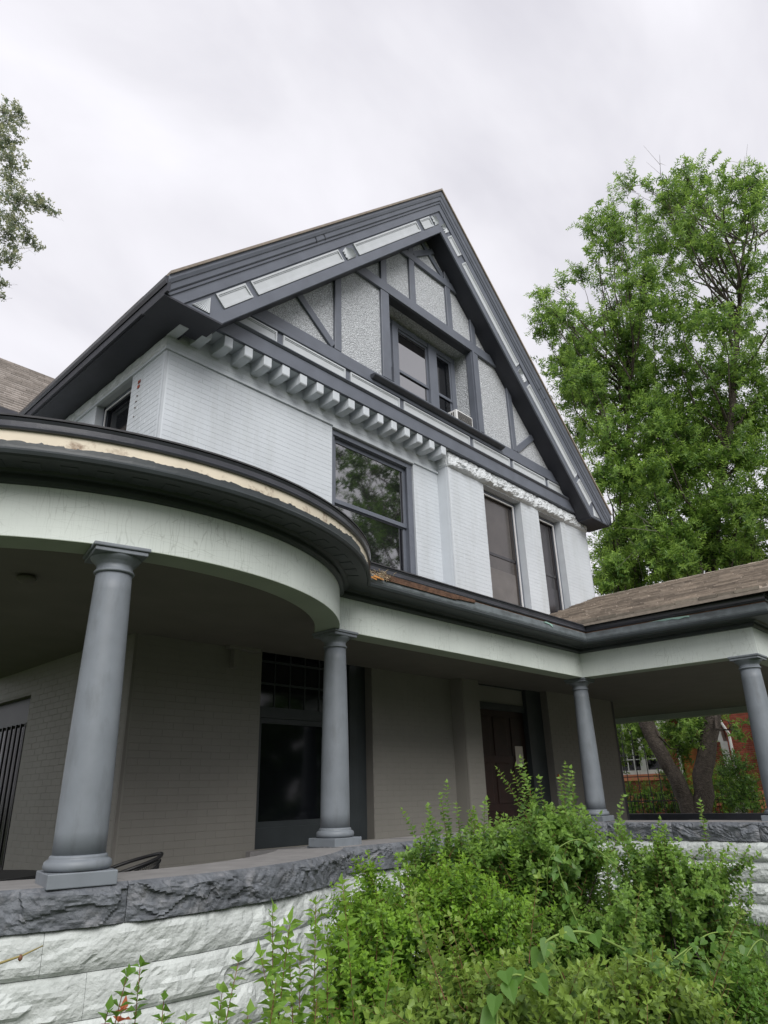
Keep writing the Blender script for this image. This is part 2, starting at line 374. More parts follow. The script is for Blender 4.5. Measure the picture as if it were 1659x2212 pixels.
# painted bricks. Bullnosed slightly proud bricks, running bond
BW, BH, GAP = 0.270, 0.0792, 0.0036
def brick_cells(u0, u1, z0, z1, holes, z_ref=0.0):
    out = []
    r0 = int(math.floor((z0 - z_ref) / BH)); r1 = int(math.ceil((z1 - z_ref) / BH))
    for r in range(r0, r1):
        a, b = z_ref + r * BH, z_ref + (r + 1) * BH
        zz0, zz1 = max(a, z0), min(b, z1)
        if zz1 - zz0 < 0.02: continue
        spans = [(u0, u1)]
        for h in holes:
            if h[2] < (zz0 + zz1) / 2 < h[3]:
                ns = []
                for (s, t) in spans:
                    if h[1] <= s or h[0] >= t: ns.append((s, t))
                    else:
                        if h[0] > s: ns.append((s, h[0]))
                        if h[1] < t: ns.append((h[1], t))
                spans = ns
        off = (BW / 2) * (r % 2)
        for (s, t) in spans:
            k = math.floor((s - off) / BW); 
            while off + k * BW < t:
                a0, a1 = max(s, off + k * BW), min(t, off + (k + 1) * BW)
                if a1 - a0 > 0.03: out.append((a0, a1, zz0, zz1))
                k += 1
    return out
def brick_geom(mb, axis, pos, c, inward, proud=0.0026):
    u0, u1, z0, z1 = c; g = GAP / 2; ch = 0.003
    pr = proud * (0.8 + 0.4 * rnd.random())
    # the paint has filled many joints, mostly the upright ones
    u0 += rnd.choice((g, g * 0.12, g * 0.12)); u1 -= rnd.choice((g, g * 0.12, g * 0.12)); z0 += g * rnd.choice((0.15, 0.5, 1.0, 1.2)); z1 -= g * rnd.choice((0.15, 0.4, 0.8))
    d = -inward * pr
    def P(u, z, dd): return (u, pos + dd, z) if axis == 'y' else (pos + dd, u, z)
    V = [P(u0, z0, 0.0), P(u1, z0, 0.0), P(u1, z1, 0.0), P(u0, z1, 0.0), P(u0 + ch, z0 + ch, d), P(u1 - ch, z0 + ch, d), P(u1 - ch, z1 - ch, d), P(u0 + ch, z1 - ch, d)]
    mb.add(V, [(4, 5, 6, 7), (0, 1, 5, 4), (1, 2, 6, 5), (2, 3, 7, 6), (3, 0, 4, 7)])
cells = []
for c in brick_cells(XL + 0.055, XPI - 0.004, SPL, 6.43, [BIGW], 0.04): cells.append(('y', YW, c, 1, 0))
for c in brick_cells(XL + 0.0, XPI - 0.004, 6.47, 6.84, [], 0.04): cells.append(('y', YW, c, 1, 0))
for c in brick_cells(XPI + 0.055, XR - 0.055, SPL, 6.52, [W2, W3], 0.04): cells.append(('y', YP, c, 1, 0))
for c in brick_cells(YW + 0.055, 8.9, SPL, 6.43, [LW2], 0.04): cells.append(('x', XL, c, 1, 0))
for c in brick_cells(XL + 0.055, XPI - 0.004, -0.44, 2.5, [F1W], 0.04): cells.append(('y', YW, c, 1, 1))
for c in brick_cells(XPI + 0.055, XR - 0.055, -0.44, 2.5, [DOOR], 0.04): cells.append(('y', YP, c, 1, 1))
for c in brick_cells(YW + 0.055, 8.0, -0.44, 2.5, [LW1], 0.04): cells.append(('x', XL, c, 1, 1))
def keyb(t):
    ax, pos, c, inw, low = t
    vis = ax == 'y' and not low and c[2] > 4.55 and c[1] - c[0] > 0.1 and c[0] < 4.1 and c[3] < 6.45
    return (0 if vis else 1, c[0] * 1.0 - 0.3 * c[2])
cells.sort(key=keyb)
single, rest = cells[:298], cells[298:]
for (ax, pos, c, inw, low) in single:
    mb = MB(); brick_geom(mb, ax, pos, c, inw); mb.build("brick", M_PAINT, house)
mb1 = MB()
for (ax, pos, c, inw, low) in rest:
    if not low: brick_geom(mb1, ax, pos, c, inw)
mb2 = MB()
for (ax, pos, c, inw, low) in rest:
    if low: brick_geom(mb2, ax, pos, c, inw, 0.0025)
mb1.build("brick", M_PAINT, house, kind='stuff'); mb2.build("brick", M_SHADED, house, kind='stuff')
# a red unpainted patch where the paint came off beside the left window
for k, (y, z, w, h) in enumerate([(2.43, 6.20, 0.07, 0.05), (2.44, 6.12, 0.06, 0.05), (2.46, 5.99, 0.035, 0.012), (2.47, 5.90, 0.04, 0.01), (2.48, 5.80, 0.03, 0.012), (2.49, 5.66, 0.03, 0.01)]):
    box("paint_chip", (XL - 0.012, y, z), (XL - 0.007, y + w, z + h), M_NBRICK if k < 2 else M_RUST, house)

# string course and rough lintels
bev(MB().box((XL - 0.03, YW - 0.035, 6.425), (4.0, YW + 0.02, 6.465)).box((6.08, YW - 0.035, 6.425), (XPI - 0.004, YW + 0.02, 6.465)).box((4.0, YW - 0.03, 6.40), (6.08, YW + 0.02, 6.465)).build("string_course", M_PAINT, house), 0.008)
MB().box((XL - 0.03, YW + 0.02, 6.425), (XL + 0.02, 9, 6.465)).build("string_course", M_PAINT, house)
from mathutils import noise as mno
def rock(x, y, z, f=7.0, seed=0.0, k2=1.0):
    """broken rock relief 0..1: tilted facets with sharp scarps plus finer chips"""
    p = Vector((x * f + seed, y * f + seed * 1.7, z * f * 1.25))
    w = Vector((x * 3 + seed, y * 3, z * 3))
    q = p + mno.noise_vector(w) * 0.9
    d, pts = mno.voronoi(q)
    c = Vector(pts[0]); t = mno.noise_vector(c * 3.1)
    h = 0.5 + 0.55 * mno.noise(c * 5.3) + (q - c).dot(t) * 0.55
    h2, _ = mno.voronoi(q * 3.3)
    h += k2 * 0.22 * (h2[1] - h2[0]) + 0.30 * mno.noise(q * 2.2) + 0.12 * mno.noise(q * 6.1)
    return max(0.0, min(1.25, h))
pw = thing("porch_wall", (0.0, -1.4, G0), "whitewashed rough stone porch wall with dark slate cap stones", "stone wall")
ZCT = 0.162
def rockface(name, P0, du, dv, dn, nu, nv, amp, m, parent, seed, edge=0.5, bulge=0.0, kind=None):
    """rock-faced slab: P0 corner, du along, dv up, dn outward"""
    P0, du, dv, dn = map(Vector, (P0, du, dv, dn)); V = []
    Lu = du.length
    for j in range(nv + 1):
        for i in range(nu + 1):
            u, v = i / nu, j / nv
            q = P0 + du * u + dv * v
            h = rock(q.x, q.y, q.z * 1.3, 6.0, seed * 0.1 if kind else 3.3)
            e_ = min(1.0, (1 - v) * 6) ** 0.5 * min(1.0, v * 9) ** 0.5
            V.append(tuple(q + dn * (0.006 + (amp * (0.25 + 0.9 * h) * (1.15 - 0.6 * v)) * e_ * (0.4 + 0.6 * min(1, min(u, 1 - u) * Lu * 14)))))
    F = [(j * (nu + 1) + i, j * (nu + 1) + i + 1, (j + 1) * (nu + 1) + i + 1, (j + 1) * (nu + 1) + i) for j in range(nv) for i in range(nu)]
    rim = [j * (nu + 1) for j in range(nv, 0, -1)] + list(range(0, nu)) + [j * (nu + 1) + nu for j in range(0, nv)] + [nv * (nu + 1) + i for i in range(nu, 0, -1)]
    k0 = len(V)
    for q in rim: V.append(tuple(Vector(V[q]) - dn * 0.16))
    n = len(rim)
    for a in range(n): F.append((rim[a], rim[(a + 1) % n], k0 + (a + 1) % n, k0 + a))
    return mesh(name, V, F, m, parent, kind=kind)
xs = [XPI - 0.0, 8.3, 9.9, 11.2, XR]
for i in range(4):
    rockface("lintel_stone", (xs[i] + 0.004, YP, 6.52), (xs[i + 1] - xs[i] - 0.008, 0, 0), (0, 0, 0.335), (0, -1, 0), int((xs[i + 1] - xs[i]) * 40), 14, 0.105, M_ROUGH, house, 20 + i, 0.5)
rockface("lintel_stone", (XPI - 0.001, YW, 6.52), (0, YP - YW, 0), (0, 0, 0.335), (-1, 0, 0), 6, 8, 0.03, M_ROUGH, house, 31)
ys = [YW, 3.9, 6.0, 8.9]
for i in range(3):
    rockface("lintel_stone", (XL, ys[i + 1] - 0.004, 6.47), (0, ys[i] - ys[i + 1] + 0.008, 0), (0, 0, 0.215), (-1, 0, 0), int((ys[i + 1] - ys[i]) * 14), 5, 0.045, M_ROUGH, house, 40 + i)
# pale soffit above the blocks, and the row of blocks carrying the gable
box("soffit_board", (XL - 0.02, YG + 0.02, 6.845), (XPI + 0.0, YW + 0.05, 6.875), M_PAINT, house)
for k in range(17):
    x = 0.873 + k * 0.3537
    prof = [(YW + 0.02, 6.842), (1.405, 6.842), (1.405, 6.685), (1.415, 6.665), (1.44, 6.655), (1.60, 6.65), (YW + 0.02, 6.66)]
    bev(MB().prism(prof, 'x', x, x + 0.145).build("corbel_block", M_PAINT, house), 0.007)

# ------------------------------------------------------------------ windows
def sash_window(parent, x0, x1, z0, z1, y, rail, fw=0.07, glass=M_GLASS, fm=M_TRIM, name="window", split=None, stile=0.06):
    """double hung window in plane y: outer frame, two sashes and their glass"""
    f = MB(); t = 0.10
    f.box((x0, y - 0.05, z0), (x0 + fw, y + t, z1)).box((x1 - fw, y - 0.05, z0), (x1, y + t, z1)).box((x0 + fw, y - 0.05, z1 - fw), (x1 - fw, y + t, z1)).box((x0 + fw, y - 0.08, z0), (x1 - fw, y + t, z0 + fw * 0.8))
    fr = bev(f.build(name, fm, parent), 0.006)
    a, b = x0 + fw, x1 - fw
    for (c, d, yy) in ((rail, z1 - fw, y + 0.0), (z0 + fw * 0.8, rail + 0.05, y + 0.035)):
        s = MB(); s.box((a, yy, c), (a + stile, yy + 0.04, d)).box((b - stile, yy, c), (b, yy + 0.04, d)).box((a + stile, yy, d - stile), (b - stile, yy + 0.04, d)).box((a + stile, yy, c), (b - stile, yy + 0.04, c + stile * 1.1))
        bev(s.build("sash", fm, fr), 0.005)
        box("pane", (a + stile - 0.002, yy + 0.018, c + stile * 1.1 - 0.002), (b - stile + 0.002, yy + 0.024, d - stile + 0.002), glass, fr)
    return fr
# big first-storey window: wide frame with stepped moulding
bw = sash_window(house, 4.02, 6.06, 4.05, 6.39, YW + 0.11, 5.10, 0.10, stile=0.07)
f = MB()
f.box((5.93, YW + 0.03, 4.05), (6.065, YW + 0.058, 6.30)).box((4.015, YW + 0.03, 6.30), (6.065, YW + 0.058, 6.395)).box((4.015, YW + 0.03, 4.05), (4.06, YW + 0.058, 6.30))
bev(f.build("window_casing", M_TRIM, bw), 0.005)
# two tall windows with screens right of the bay corner
for (a, b, ml, scn) in ((W2[0], W2[1], 5.10, M_SCREEN), (W3[0], W3[1], 5.10, M_SCREEN2)):
    fr = MB().box((a + 0.01, YP + 0.15, 3.95), (a + 0.05, YP + 0.25, 6.48)).box((b - 0.09, YP + 0.15, 3.95), (b - 0.01, YP + 0.25, 6.48)).box((a + 0.05, YP + 0.15, 6.41), (b - 0.09, YP + 0.25, 6.48)).build("window", M_TRIM, house)
    box("pane", (a + 0.05, YP + 0.21, 3.95), (b - 0.09, YP + 0.215, 6.41), scn, fr)
    MB().box((b - 0.115, YP + 0.135, 3.95), (b - 0.092, YP + 0.16, 6.41)).box((a + 0.05, YP + 0.135, 6.385), (b - 0.115, YP + 0.16, 6.41)).build("storm_frame", M_WHITEM, fr)
    s = MB().box((a + 0.05, YP + 0.195, ml), (b - 0.115, YP + 0.209, ml + 0.06)).box((b - 0.20, YP + 0.197, ml + 0.06), (b - 0.16, YP + 0.209, 6.36)).box((a + 0.09, YP + 0.197, ml + 0.06), (a + 0.12, YP + 0.209, 6.36))
    s.build("sash", M_SCREEN2, fr)
    box("blind", (a + 0.09, YP + 0.192, 3.95), (b - 0.2, YP + 0.194, ml - 0.28), mat("cloudy_plastic", (0.13, 0.12, 0.115), 0.4, 0.15, 3) if scn is M_SCREEN else M_SCREEN2, fr)
# left side upper window
lw = MB().box((XL + 0.12, LW2[0], 4.4), (XL + 0.2, LW2[0] + 0.05, 6.43)).box((XL + 0.12, LW2[1] - 0.07, 4.4), (XL + 0.2, LW2[1], 6.43)).box((XL + 0.12, LW2[0], 6.36), (XL + 0.2, LW2[1], 6.43)).build("window", M_TRIM, house)
box("pane", (XL + 0.17, LW2[0] + 0.05, 4.4), (XL + 0.175, LW2[1] - 0.07, 6.36), M_GLASSD, lw)
MB().box((XL + 0.11, LW2[1] - 0.095, 4.4), (XL + 0.125, LW2[1] - 0.075, 6.36)).box((XL + 0.11, LW2[0] + 0.05, 6.34), (XL + 0.125, LW2[1] - 0.095, 6.36)).build("storm_frame", M_WHITEM, lw)
# left side lower window with upright bars
lo = MB().box((XL + 0.10, LW1[0], LW1[2]), (XL + 0.2, LW1[0] + 0.10, 2.05)).box((XL + 0.10, LW1[0], 1.70), (XL + 0.2, LW1[1], 2.05)).build("window", M_CORN, house)
box("pane", (XL + 0.19, LW1[0] + 0.1, LW1[2]), (XL + 0.195, LW1[1], 1.70), M_SCREEN2, lo)
for k in range(9):
    yb = LW1[0] + 0.2 + k * 0.17
    box("window_bar", (XL + 0.06, yb, LW1[2]), (XL + 0.085, yb + 0.025, 1.70), M_IRON, lo)
# porch window: transom of small panes over a big pane, wide jamb on the right
px0, px1, pz0, pz1 = F1W; yq = YW + 0.16
wf = MB().box((px0 + 0.004, yq, pz0), (px0 + 0.10, yq + 0.1, pz1 - 0.004)).box((4.47, yq - 0.05, pz0), (4.63, yq + 0.1, pz1 - 0.004)).box((4.63, yq - 0.02, pz0), (px1 - 0.004, yq + 0.1, pz1 - 0.004)).box((px0 + 0.1, yq, pz1 - 0.22), (4.47, yq + 0.1, pz1 - 0.004)).box((px0 + 0.10, yq, pz0), (4.47, yq + 0.1, pz0 + 0.24)).build("window", M_CORN, house)
bev(wf, 0.006)
MB().box((px0 + 0.10, yq - 0.01, 1.62), (4.47, yq + 0.09, 1.76)).build("transom_bar", M_CORN, wf)
mu = MB()
for k in range(1, 6): mu.box((px0 + 0.1 + k * 0.272 - 0.009, yq + 0.02, 1.76), (px0 + 0.1 + k * 0.272 + 0.009, yq + 0.05, pz1 - 0.22))
for z in (2.06, 2.36): mu.box((px0 + 0.1, yq + 0.018, z), (4.47, yq + 0.048, z + 0.028))
mu.build("muntins", M_CORN, wf)
for i in range(6):
    for j in range(3):
        zz = (1.76, 2.088, 2.388, 2.64)
        box("pane", (px0 + 0.1 + i * 0.272 + 0.01, yq + 0.03, zz[j]), (px0 + 0.1 + min(4.47 - px0 - 0.1, (i + 1) * 0.272) - 0.01, yq + 0.034, zz[j + 1]), M_GLASSD, wf)
box("pane", (px0 + 0.1, yq + 0.05, pz0 + 0.24), (4.47, yq + 0.055, 1.62), M_GLASSD, wf)
MB().box((px0 + 0.10, yq + 0.02, pz0 + 0.24), (px0 + 0.17, yq + 0.06, 1.62)).box((px0 + 0.17, yq + 0.02, pz0 + 0.24), (4.47, yq + 0.06, pz0 + 0.31)).box((px0 + 0.17, yq + 0.02, 1.55), (4.47, yq + 0.06, 1.62)).build("sash", M_CORN, wf)
bev(box("window_sill", (px0 - 0.13, YW - 0.10, pz0 - 0.12), (px1 + 0.10, YW + 0.15, pz0), M_CAPTOP, house), 0.01)
# front door with transom
dx0, dx1 = DOOR[0], DOOR[1]; yd = YP + 0.20
df = MB().box((dx0 + 0.004, yd, -0.44), (dx0 + 0.05, yd + 0.12, 2.666)).box((9.02, yd - 0.05, -0.44), (dx1 - 0.004, yd + 0.12, 2.666)).box((dx0 + 0.05, yd, 2.43), (9.02, yd + 0.12, 2.666)).box((dx0 + 0.05, yd, 2.02), (9.02, yd + 0.12, 2.14)).build("door_frame", M_CORN, house)
box("transom_panel", (dx0 + 0.05, yd + 0.03, 2.14), (9.02, yd + 0.05, 2.43), M_SHADED, df)
dr = MB().box((dx0 + 0.05, yd + 0.06, -0.44), (9.02, yd + 0.10, 2.02)).build("door", M_DOOR, house)
for k in range(3):
    xa = dx0 + 0.15 + k * 0.56
    for (za, zb) in ((-0.3, 0.3), (0.42, 1.1), (1.22, 1.9)):
        bev(box("door_panel", (xa, yd + 0.045, za), (xa + 0.42, yd + 0.062, zb), M_DOOR, dr), 0.012)
MB().tube([(8.90, yd + 0.06, 0.55), (8.90, yd - 0.02, 0.55), (8.90, yd - 0.02, 0.70), (8.90, yd + 0.06, 0.70)], 0.012).build("handle", M_BRASS, dr)
box("doorbell", (9.62, YP - 0.035, 0.80), (9.67, YP - 0.006, 0.90), M_BRASS, house, 0.008)
tagt(box("paper_note", (8.62, yd + 0.036, 1.06), (8.87, yd + 0.041, 1.40), M_PAPER), "tall paper note taped to the dark front door", "paper note")
# pipe bracket under the porch ceiling, left of the porch window
MB().box((2.22, YW - 0.10, 2.18), (2.30, YW - 0.008, 2.42)).box((2.14, YW - 0.12, 2.42), (2.62, YW - 0.008, 2.46)).build("wall_bracket", M_SHADED, house)

# ------------------------------------------------------------------ gable
HZ = [7.592, 9.70]; HX = [5.187, 7.885]
def roofx(z, off=0.35): return (AZ - z) - off           # half width inside the rake at height z
stu = MB()
def front_poly(pts):
    stu.prism(pts, 'y', 1.475, 1.66)
zb = 6.88
front_poly([(AX - roofx(zb), zb), (HX[0], zb), (HX[0], AZ - 0.35 - (AX - HX[0])), (AX - roofx(zb), zb)][:3])
front_poly([(HX[1], zb), (AX + roofx(zb), zb), (HX[1], AZ - 0.35 - (HX[1] - AX))])
front_poly([(HX[0], HZ[1]), (HX[1], HZ[1]), (HX[1], AZ - 0.35 - (HX[1] - AX)), (AX, AZ - 0.35), (HX[0], AZ - 0.35 - (AX - HX[0]))])
front_poly([(HX[0], zb), (HX[1], zb), (HX[1], HZ[0] - 0.03), (HX[0], HZ[0] - 0.03)])
stu.build("stucco_wall", M_STUCCO, house)
# recess lining
MB().box((HX[0] - 0.04, 1.661, HZ[0] - 0.03), (HX[0], 2.02, HZ[1] + 0.04)).box((HX[1], 1.661, HZ[0] - 0.03), (HX[1] + 0.04, 2.02, HZ[1] + 0.04)).box((HX[0], 1.661, HZ[1]), (HX[1], 2.02, HZ[1] + 0.04)).build("recess_lining", M_STUCCO, house)
box("recess_lining", (HX[0], 1.93, HZ[0] - 0.03), (HX[1], 2.0, HZ[1]), M_STUCCO, house)
box("recess_floor", (HX[0], 1.40, HZ[0] - 0.06), (HX[1], 1.98, HZ[0] - 0.002), M_TRIMD, house)
# timbers
def timber(pts, y0=YG, y1=1.474, name="timber", m=M_TRIM): return bev(MB().prism(pts, 'y', y0, y1).build(name, m, house), 0.006, 1)
def vt(x0, x1, z0, z1, **k): return timber([(x0, z0), (x1, z0), (x1, z1), (x0, z1)], **k)
def zr(x, off=0.5): return AZ - off - abs(x - AX)
PW = 0.165
vt(AX - roofx(7.7) , AX + roofx(7.7), 7.49, 7.70, y0=1.425)                       # base rail
z1b, z2b = 9.70, 9.93
timber([(AX - roofx(z1b), z1b), (AX + roofx(z1b), z1b), (AX + roofx(z2b), z2b), (AX - roofx(z2b), z2b)], y0=1.41)
z3b, z4b = 11.03, 11.21
timber([(AX - roofx(z3b), z3b), (AX + roofx(z3b), z3b), (AX + roofx(z4b), z4b), (AX - roofx(z4b), z4b)], y0=1.413)
XA, XH = 3.762, 9.190
for (a, b, z0) in ((XA, XA + 0.155, 7.701), (XH, XH + 0.165, 7.701), (4.967, 5.186, 7.701), (7.886, 8.105, 7.701)):
    top = z1b - 0.001 if 4.9 < a < 8.2 else None
    if top: vt(a, b, z0, top)
    else: timber([(a, z0), (b, z0), (b, min(z1b - 0.001, zr(b))), (a, min(z1b - 0.001, zr(a)))])
for (a, b) in ((4.985, 5.150), (5.86, 6.03), (7.08, 7.25), (7.93, 8.09)):
    vt(a, b, z2b + 0.001, min(z3b - 0.001, zr((a + b) / 2)))
for (a, b) in ((5.86, 6.03), (7.08, 7.25)): timber([(a, z4b + 0.001), (b, z4b + 0.001), (b, zr(b, 0.4)), (a, zr(a, 0.4))])
def brace(x0, z0, x1, z1, w=0.15, y0=1.43):
    d = Vector((x1 - x0, z1 - z0)).normalized(); n = Vector((-d.y, d.x)) * w / 2
    timber([(x0 - n.x, z0 - n.y), (x1 - n.x, z1 - n.y), (x1 + n.x, z1 + n.y), (x0 + n.x, z0 + n.y)], y0=y0, name="brace")
brace(2.72, 8.58, 3.74, 7.76); brace(10.39, 8.58, 9.37, 7.76)
brace(6.05, 11.26, 7.05, 12.02, 0.13); brace(6.10, 12.02, 7.05, 11.26, 0.13, 1.436)
# jamb faces of the recess and header
MB().box((HX[1], 1.40, HZ[0]), (HX[1] + 0.06, 1.60, HZ[1])).build("jamb_board", M_TRIM, house)
box("jamb_board", (HX[1] - 0.02, 1.44, HZ[0]), (HX[1] - 0.001, 1.58, HZ[1] - 0.001), M_TRIM, house)
box("header_board", (HX[0], 1.44, HZ[1] - 0.02), (HX[1] - 0.021, 1.62, HZ[1] - 0.001), M_TRIMD, house)
box("jamb_board", (HX[0] + 0.001, 1.44, HZ[0]), (HX[0] + 0.02, 1.60, HZ[1] - 0.021), M_TRIM, house)
# attic windows
yb = 1.86
aw = MB().box((5.20, yb, HZ[0]), (5.30, yb + 0.07, 9.60)).box((5.72, yb - 0.03, HZ[0]), (5.89, yb + 0.07, 9.60)).box((6.86, yb - 0.03, HZ[0]), (7.13, yb + 0.07, 9.60)).box((7.66, yb, HZ[0]), (7.80, yb + 0.07, 9.60)).box((5.20, yb - 0.01, 9.50), (7.80, yb + 0.06, 9.62)).build("window", M_TRIM, house)
bev(aw, 0.006)
for (a, b) in ((5.30, 5.72), (5.89, 6.86), (7.13, 7.66)):
    for (c, d, yy) in ((8.47, 9.50, yb + 0.02), (HZ[0], 8.53, yb + 0.045)):
        MB().box((a, yy, c), (a + 0.05, yy + 0.02, d)).box((b - 0.05, yy, c), (b, yy + 0.02, d)).box((a + 0.05, yy, c), (b - 0.05, yy + 0.02, c + 0.06)).box((a + 0.05, yy, d - 0.05), (b - 0.05, yy + 0.02, d)).build("sash", M_TRIM, aw)
        box("pane", (a + 0.05, yy + 0.008, c + 0.06), (b - 0.05, yy + 0.012, d - 0.05), M_GLASS if a < 7 else M_GLASSD, aw)
# base of the gable: fascia, mouldings, recessed light panels
XF0, XF1 = AX - roofx(6.9, 0.3), AX + roofx(6.9, 0.3)
box("fascia_board", (1.0, 1.385, 6.852), (XR + 0.05, 1.475, 7.10), M_TRIM, house, 0.006)
bev(MB().prism([(1.475, 7.10), (1.475, 7.165), (1.35, 7.15), (1.34, 7.13), (1.375, 7.10)], 'x', 1.0, XR - 0.3).build("drip_moulding", M_TRIM, house), 0.005)
box("panel_board", (1.1, 1.445, 7.165), (XR - 0.4, 1.475, 7.42), M_TRIM, house)
box("rail_moulding", (1.2, 1.405, 7.42), (XR - 0.6, 1.475, 7.489), M_TRIM, house, 0.01)
sc_ = lambda x: (x + 2.981) * 1.0253 - 2.981
pan = [(1.65, 2.38), (2.52, 3.82), (3.96, 5.165), (5.305, 7.255), (7.40, 8.675), (8.83, 10.11), (10.26, 11.30)]
def framed_panel(name, T, a0, a1, p0, p1, m_in, m_fr, w=0.028, d_in=0.008, parent=None):
    """light board with a raised stepped frame. T(a,p,o) maps to the world, o = outward"""
    o = MB()
    def bx(a, b, c, d, h):
        o.hexa([T(a, c, 0.001), T(b, c, 0.001), T(b, d, 0.001), T(a, d, 0.001), T(a, c, h), T(b, c, h), T(b, d, h), T(a, d, h)])
    bx(a0 + w, a1 - w, p0 + w, p1 - w, d_in)
    pn = o.build(name, m_in, parent or house)
    o2 = MB()
    def bx2(a, b, c, d, h): o2.hexa([T(a, c, 0.001), T(b, c, 0.001), T(b, d, 0.001), T(a, d, 0.001), T(a, c, h), T(b, c, h), T(b, d, h), T(a, d, h)])
    bx2(a0, a1, p0, p0 + w, 0.028); bx2(a0, a1, p1 - w, p1, 0.028); bx2(a0, a0 + w, p0 + w, p1 - w, 0.027); bx2(a1 - w, a1, p0 + w, p1 - w, 0.027)
    bx2(a0 + w, a1 - w, p0 + w, p0 + w * 1.7, 0.017); bx2(a0 + w, a1 - w, p1 - w * 1.7, p1 - w, 0.017)
    o2.build("panel_frame", m_fr, pn)
    return pn
for (a, b) in pan:
    T = lambda a_, p_, o_: (a_, 1.445 - o_, p_)
    framed_panel("band_panel", T, sc_(a) - 0.01, sc_(b) + 0.01, 7.185, 7.40, M_PANEL, M_PANEL)
bev(MB().prism([(1.474, 7.50), (1.474, 7.585), (1.34, 7.575), (1.29, 7.545), (1.30, 7.52), (1.36, 7.49), (1.404, 7.485)], 'x', 4.62, 8.66).build("sill_moulding", M_TRIMD, house), 0.004)

# rakes: boards, mouldings and panels along both slopes
def rake_T(side):
    def T(a, p, y): return (AX + side * (a * Q - p * Q), y, AZ - a * Q - p * Q)
    return T
ZC = 6.69
def rake_end(p): return min(8.69 + p, (AZ - ZC) / Q - p)
def rake_sweep(side, prof, name, m, p_end=None):
    """prof: (p, y) closed polygon swept along the slope, mitred at the apex and cut level at the bottom"""
    T = rake_T(side); n = len(prof)
    top = [T(p, p, y) for (p, y) in prof]; bot = [T(rake_end(p), p, y) for (p, y) in prof]
    F = [tuple(range(n))[::-1], tuple(range(n, 2 * n))] + [(i, (i + 1) % n, n + (i + 1) % n, n + i) for i in range(n)]
    return mesh(name, top + bot, F, m, house)
YR = 1.085
for side in (-1, 1):
    rake_sweep(side, [(0.03, YR + 0.001), (0.795, YR + 0.001), (0.795, 1.60), (0.03, 1.60)], "rake_soffit", M_EAVE)
    rake_sweep(side, [(0.0, 0.96), (0.05, 0.955), (0.095, 0.975), (0.105, 0.99), (0.17, 1.0), (0.185, 1.015), (0.19, YR), (0.0, YR)], "crown_moulding", M_TRIM)
    rake_sweep(side, [(0.191, 1.02), (0.225, 1.025), (0.235, 1.045), (0.37, 1.05), (0.38, YR), (0.191, YR)], "rake_board", M_TRIM)
    rake_sweep(side, [(0.64, 1.055), (0.795, 1.055), (0.805, YR), (0.64, YR)], "rake_board", M_TRIM)
    rake_sweep(side, [(0.381, 1.078), (0.639, 1.078), (0.639, YR), (0.381, YR)], "panel_board", M_TRIM)
    rake_sweep(side, [(-0.035, 0.925), (0.0, 0.925), (0.0, 1.6), (-0.035, 1.6)], "shingle_edge", M_SHING)
    T0 = rake_T(side)
    T = (lambda a_, p_, o_, T0=T0: T0(a_, p_, 1.078 - o_))
    for (a0, a1) in ((0.95, 1.42), (1.60, 4.20), (4.74, 7.23), (7.36, 8.02)):
        framed_panel("rake_panel", T, a0, a1, 0.40, 0.625, M_PANEL, M_PANEL)
    def sun(a0, a1, ca, cp, nr=11):
        """carved fan: ridges spreading from one corner"""
        mb = MB(); R = 0.6; hull = lambda a, p: min(max(a, a0), a1), 
        for k in range(nr):
            t0, t1 = -1.25 + 2.5 * k / nr, -1.25 + 2.5 * (k + 1) / nr
            tm = (t0 + t1) / 2
            def hit(t):
                da, dp = math.sin(t), math.cos(t)
                s = 9
                if da > 1e-6: s = min(s, (a1 - ca) / da)
                if da < -1e-6: s = min(s, (a0 - ca) / da)
                if dp > 1e-6: s = min(s, (0.625 - cp) / dp)
                return (ca + da * s * 0.98, cp + dp * s * 0.98)
            A, B, Mi = hit(t0), hit(t1), hit(tm)
            mb.add([T(ca, cp, 0.004), T(A[0], A[1], 0.004), T(Mi[0], Mi[1], 0.042), T(B[0], B[1], 0.004)], [(0, 1, 2), (0, 2, 3), (1, 0, 3), (1, 3, 2)])
        mb.build("carved_fan", M_PANEL, house)
    sun(4.30, 4.62, 4.46, 0.405)
    sun(0.66, 0.86, 0.76, 0.405, 9)
    mb = MB()
    for k in range(9):
        f0, f1 = k / 9, (k + 1) / 9
        A = (8.12 + 0.50 * f0 , 0.405 + 0.0); 
        p_a = 0.415 + 0.20 * f0; p_b = 0.415 + 0.20 * f1
        ea, eb = min(8.62, 9.03 - p_a - 0.10), min(8.62, 9.03 - p_b - 0.10)
        mb.add([T(8.12, 0.415, 0.004), T(ea, p_a, 0.004), T((ea + eb) / 2, (p_a + p_b) / 2, 0.024), T(eb, p_b, 0.004)], [(0, 1, 2), (0, 2, 3), (1, 0, 3), (1, 3, 2)])
    mb.build("carved_fan", M_PANEL, house)
    for aj in (5.25, 4.98):
        rk = MB(); rk.hexa([T0(aj, 0.0, 0.953), T0(aj + 0.02, 0.0, 0.953), T0(aj + 0.02, 0.19, 1.0), T0(aj, 0.19, 1.0), T0(aj, 0.0, 0.96), T0(aj + 0.02, 0.0, 0.96), T0(aj + 0.02, 0.19, 1.02), T0(aj, 0.19, 1.02)]); rk.build("board_joint", M_TRIMD, house)
# boxed ends: horizontal boards closing the bottom of the rakes
for side in (-1, 1):
    xo = AX + side * 6.145; xi = AX + side * 5.26
    MB().box((min(xo, xi), 1.04, ZC - 0.03), (max(xo, xi), 1.60, ZC - 0.001)).build("rake_foot_board", M_EAVE, house)

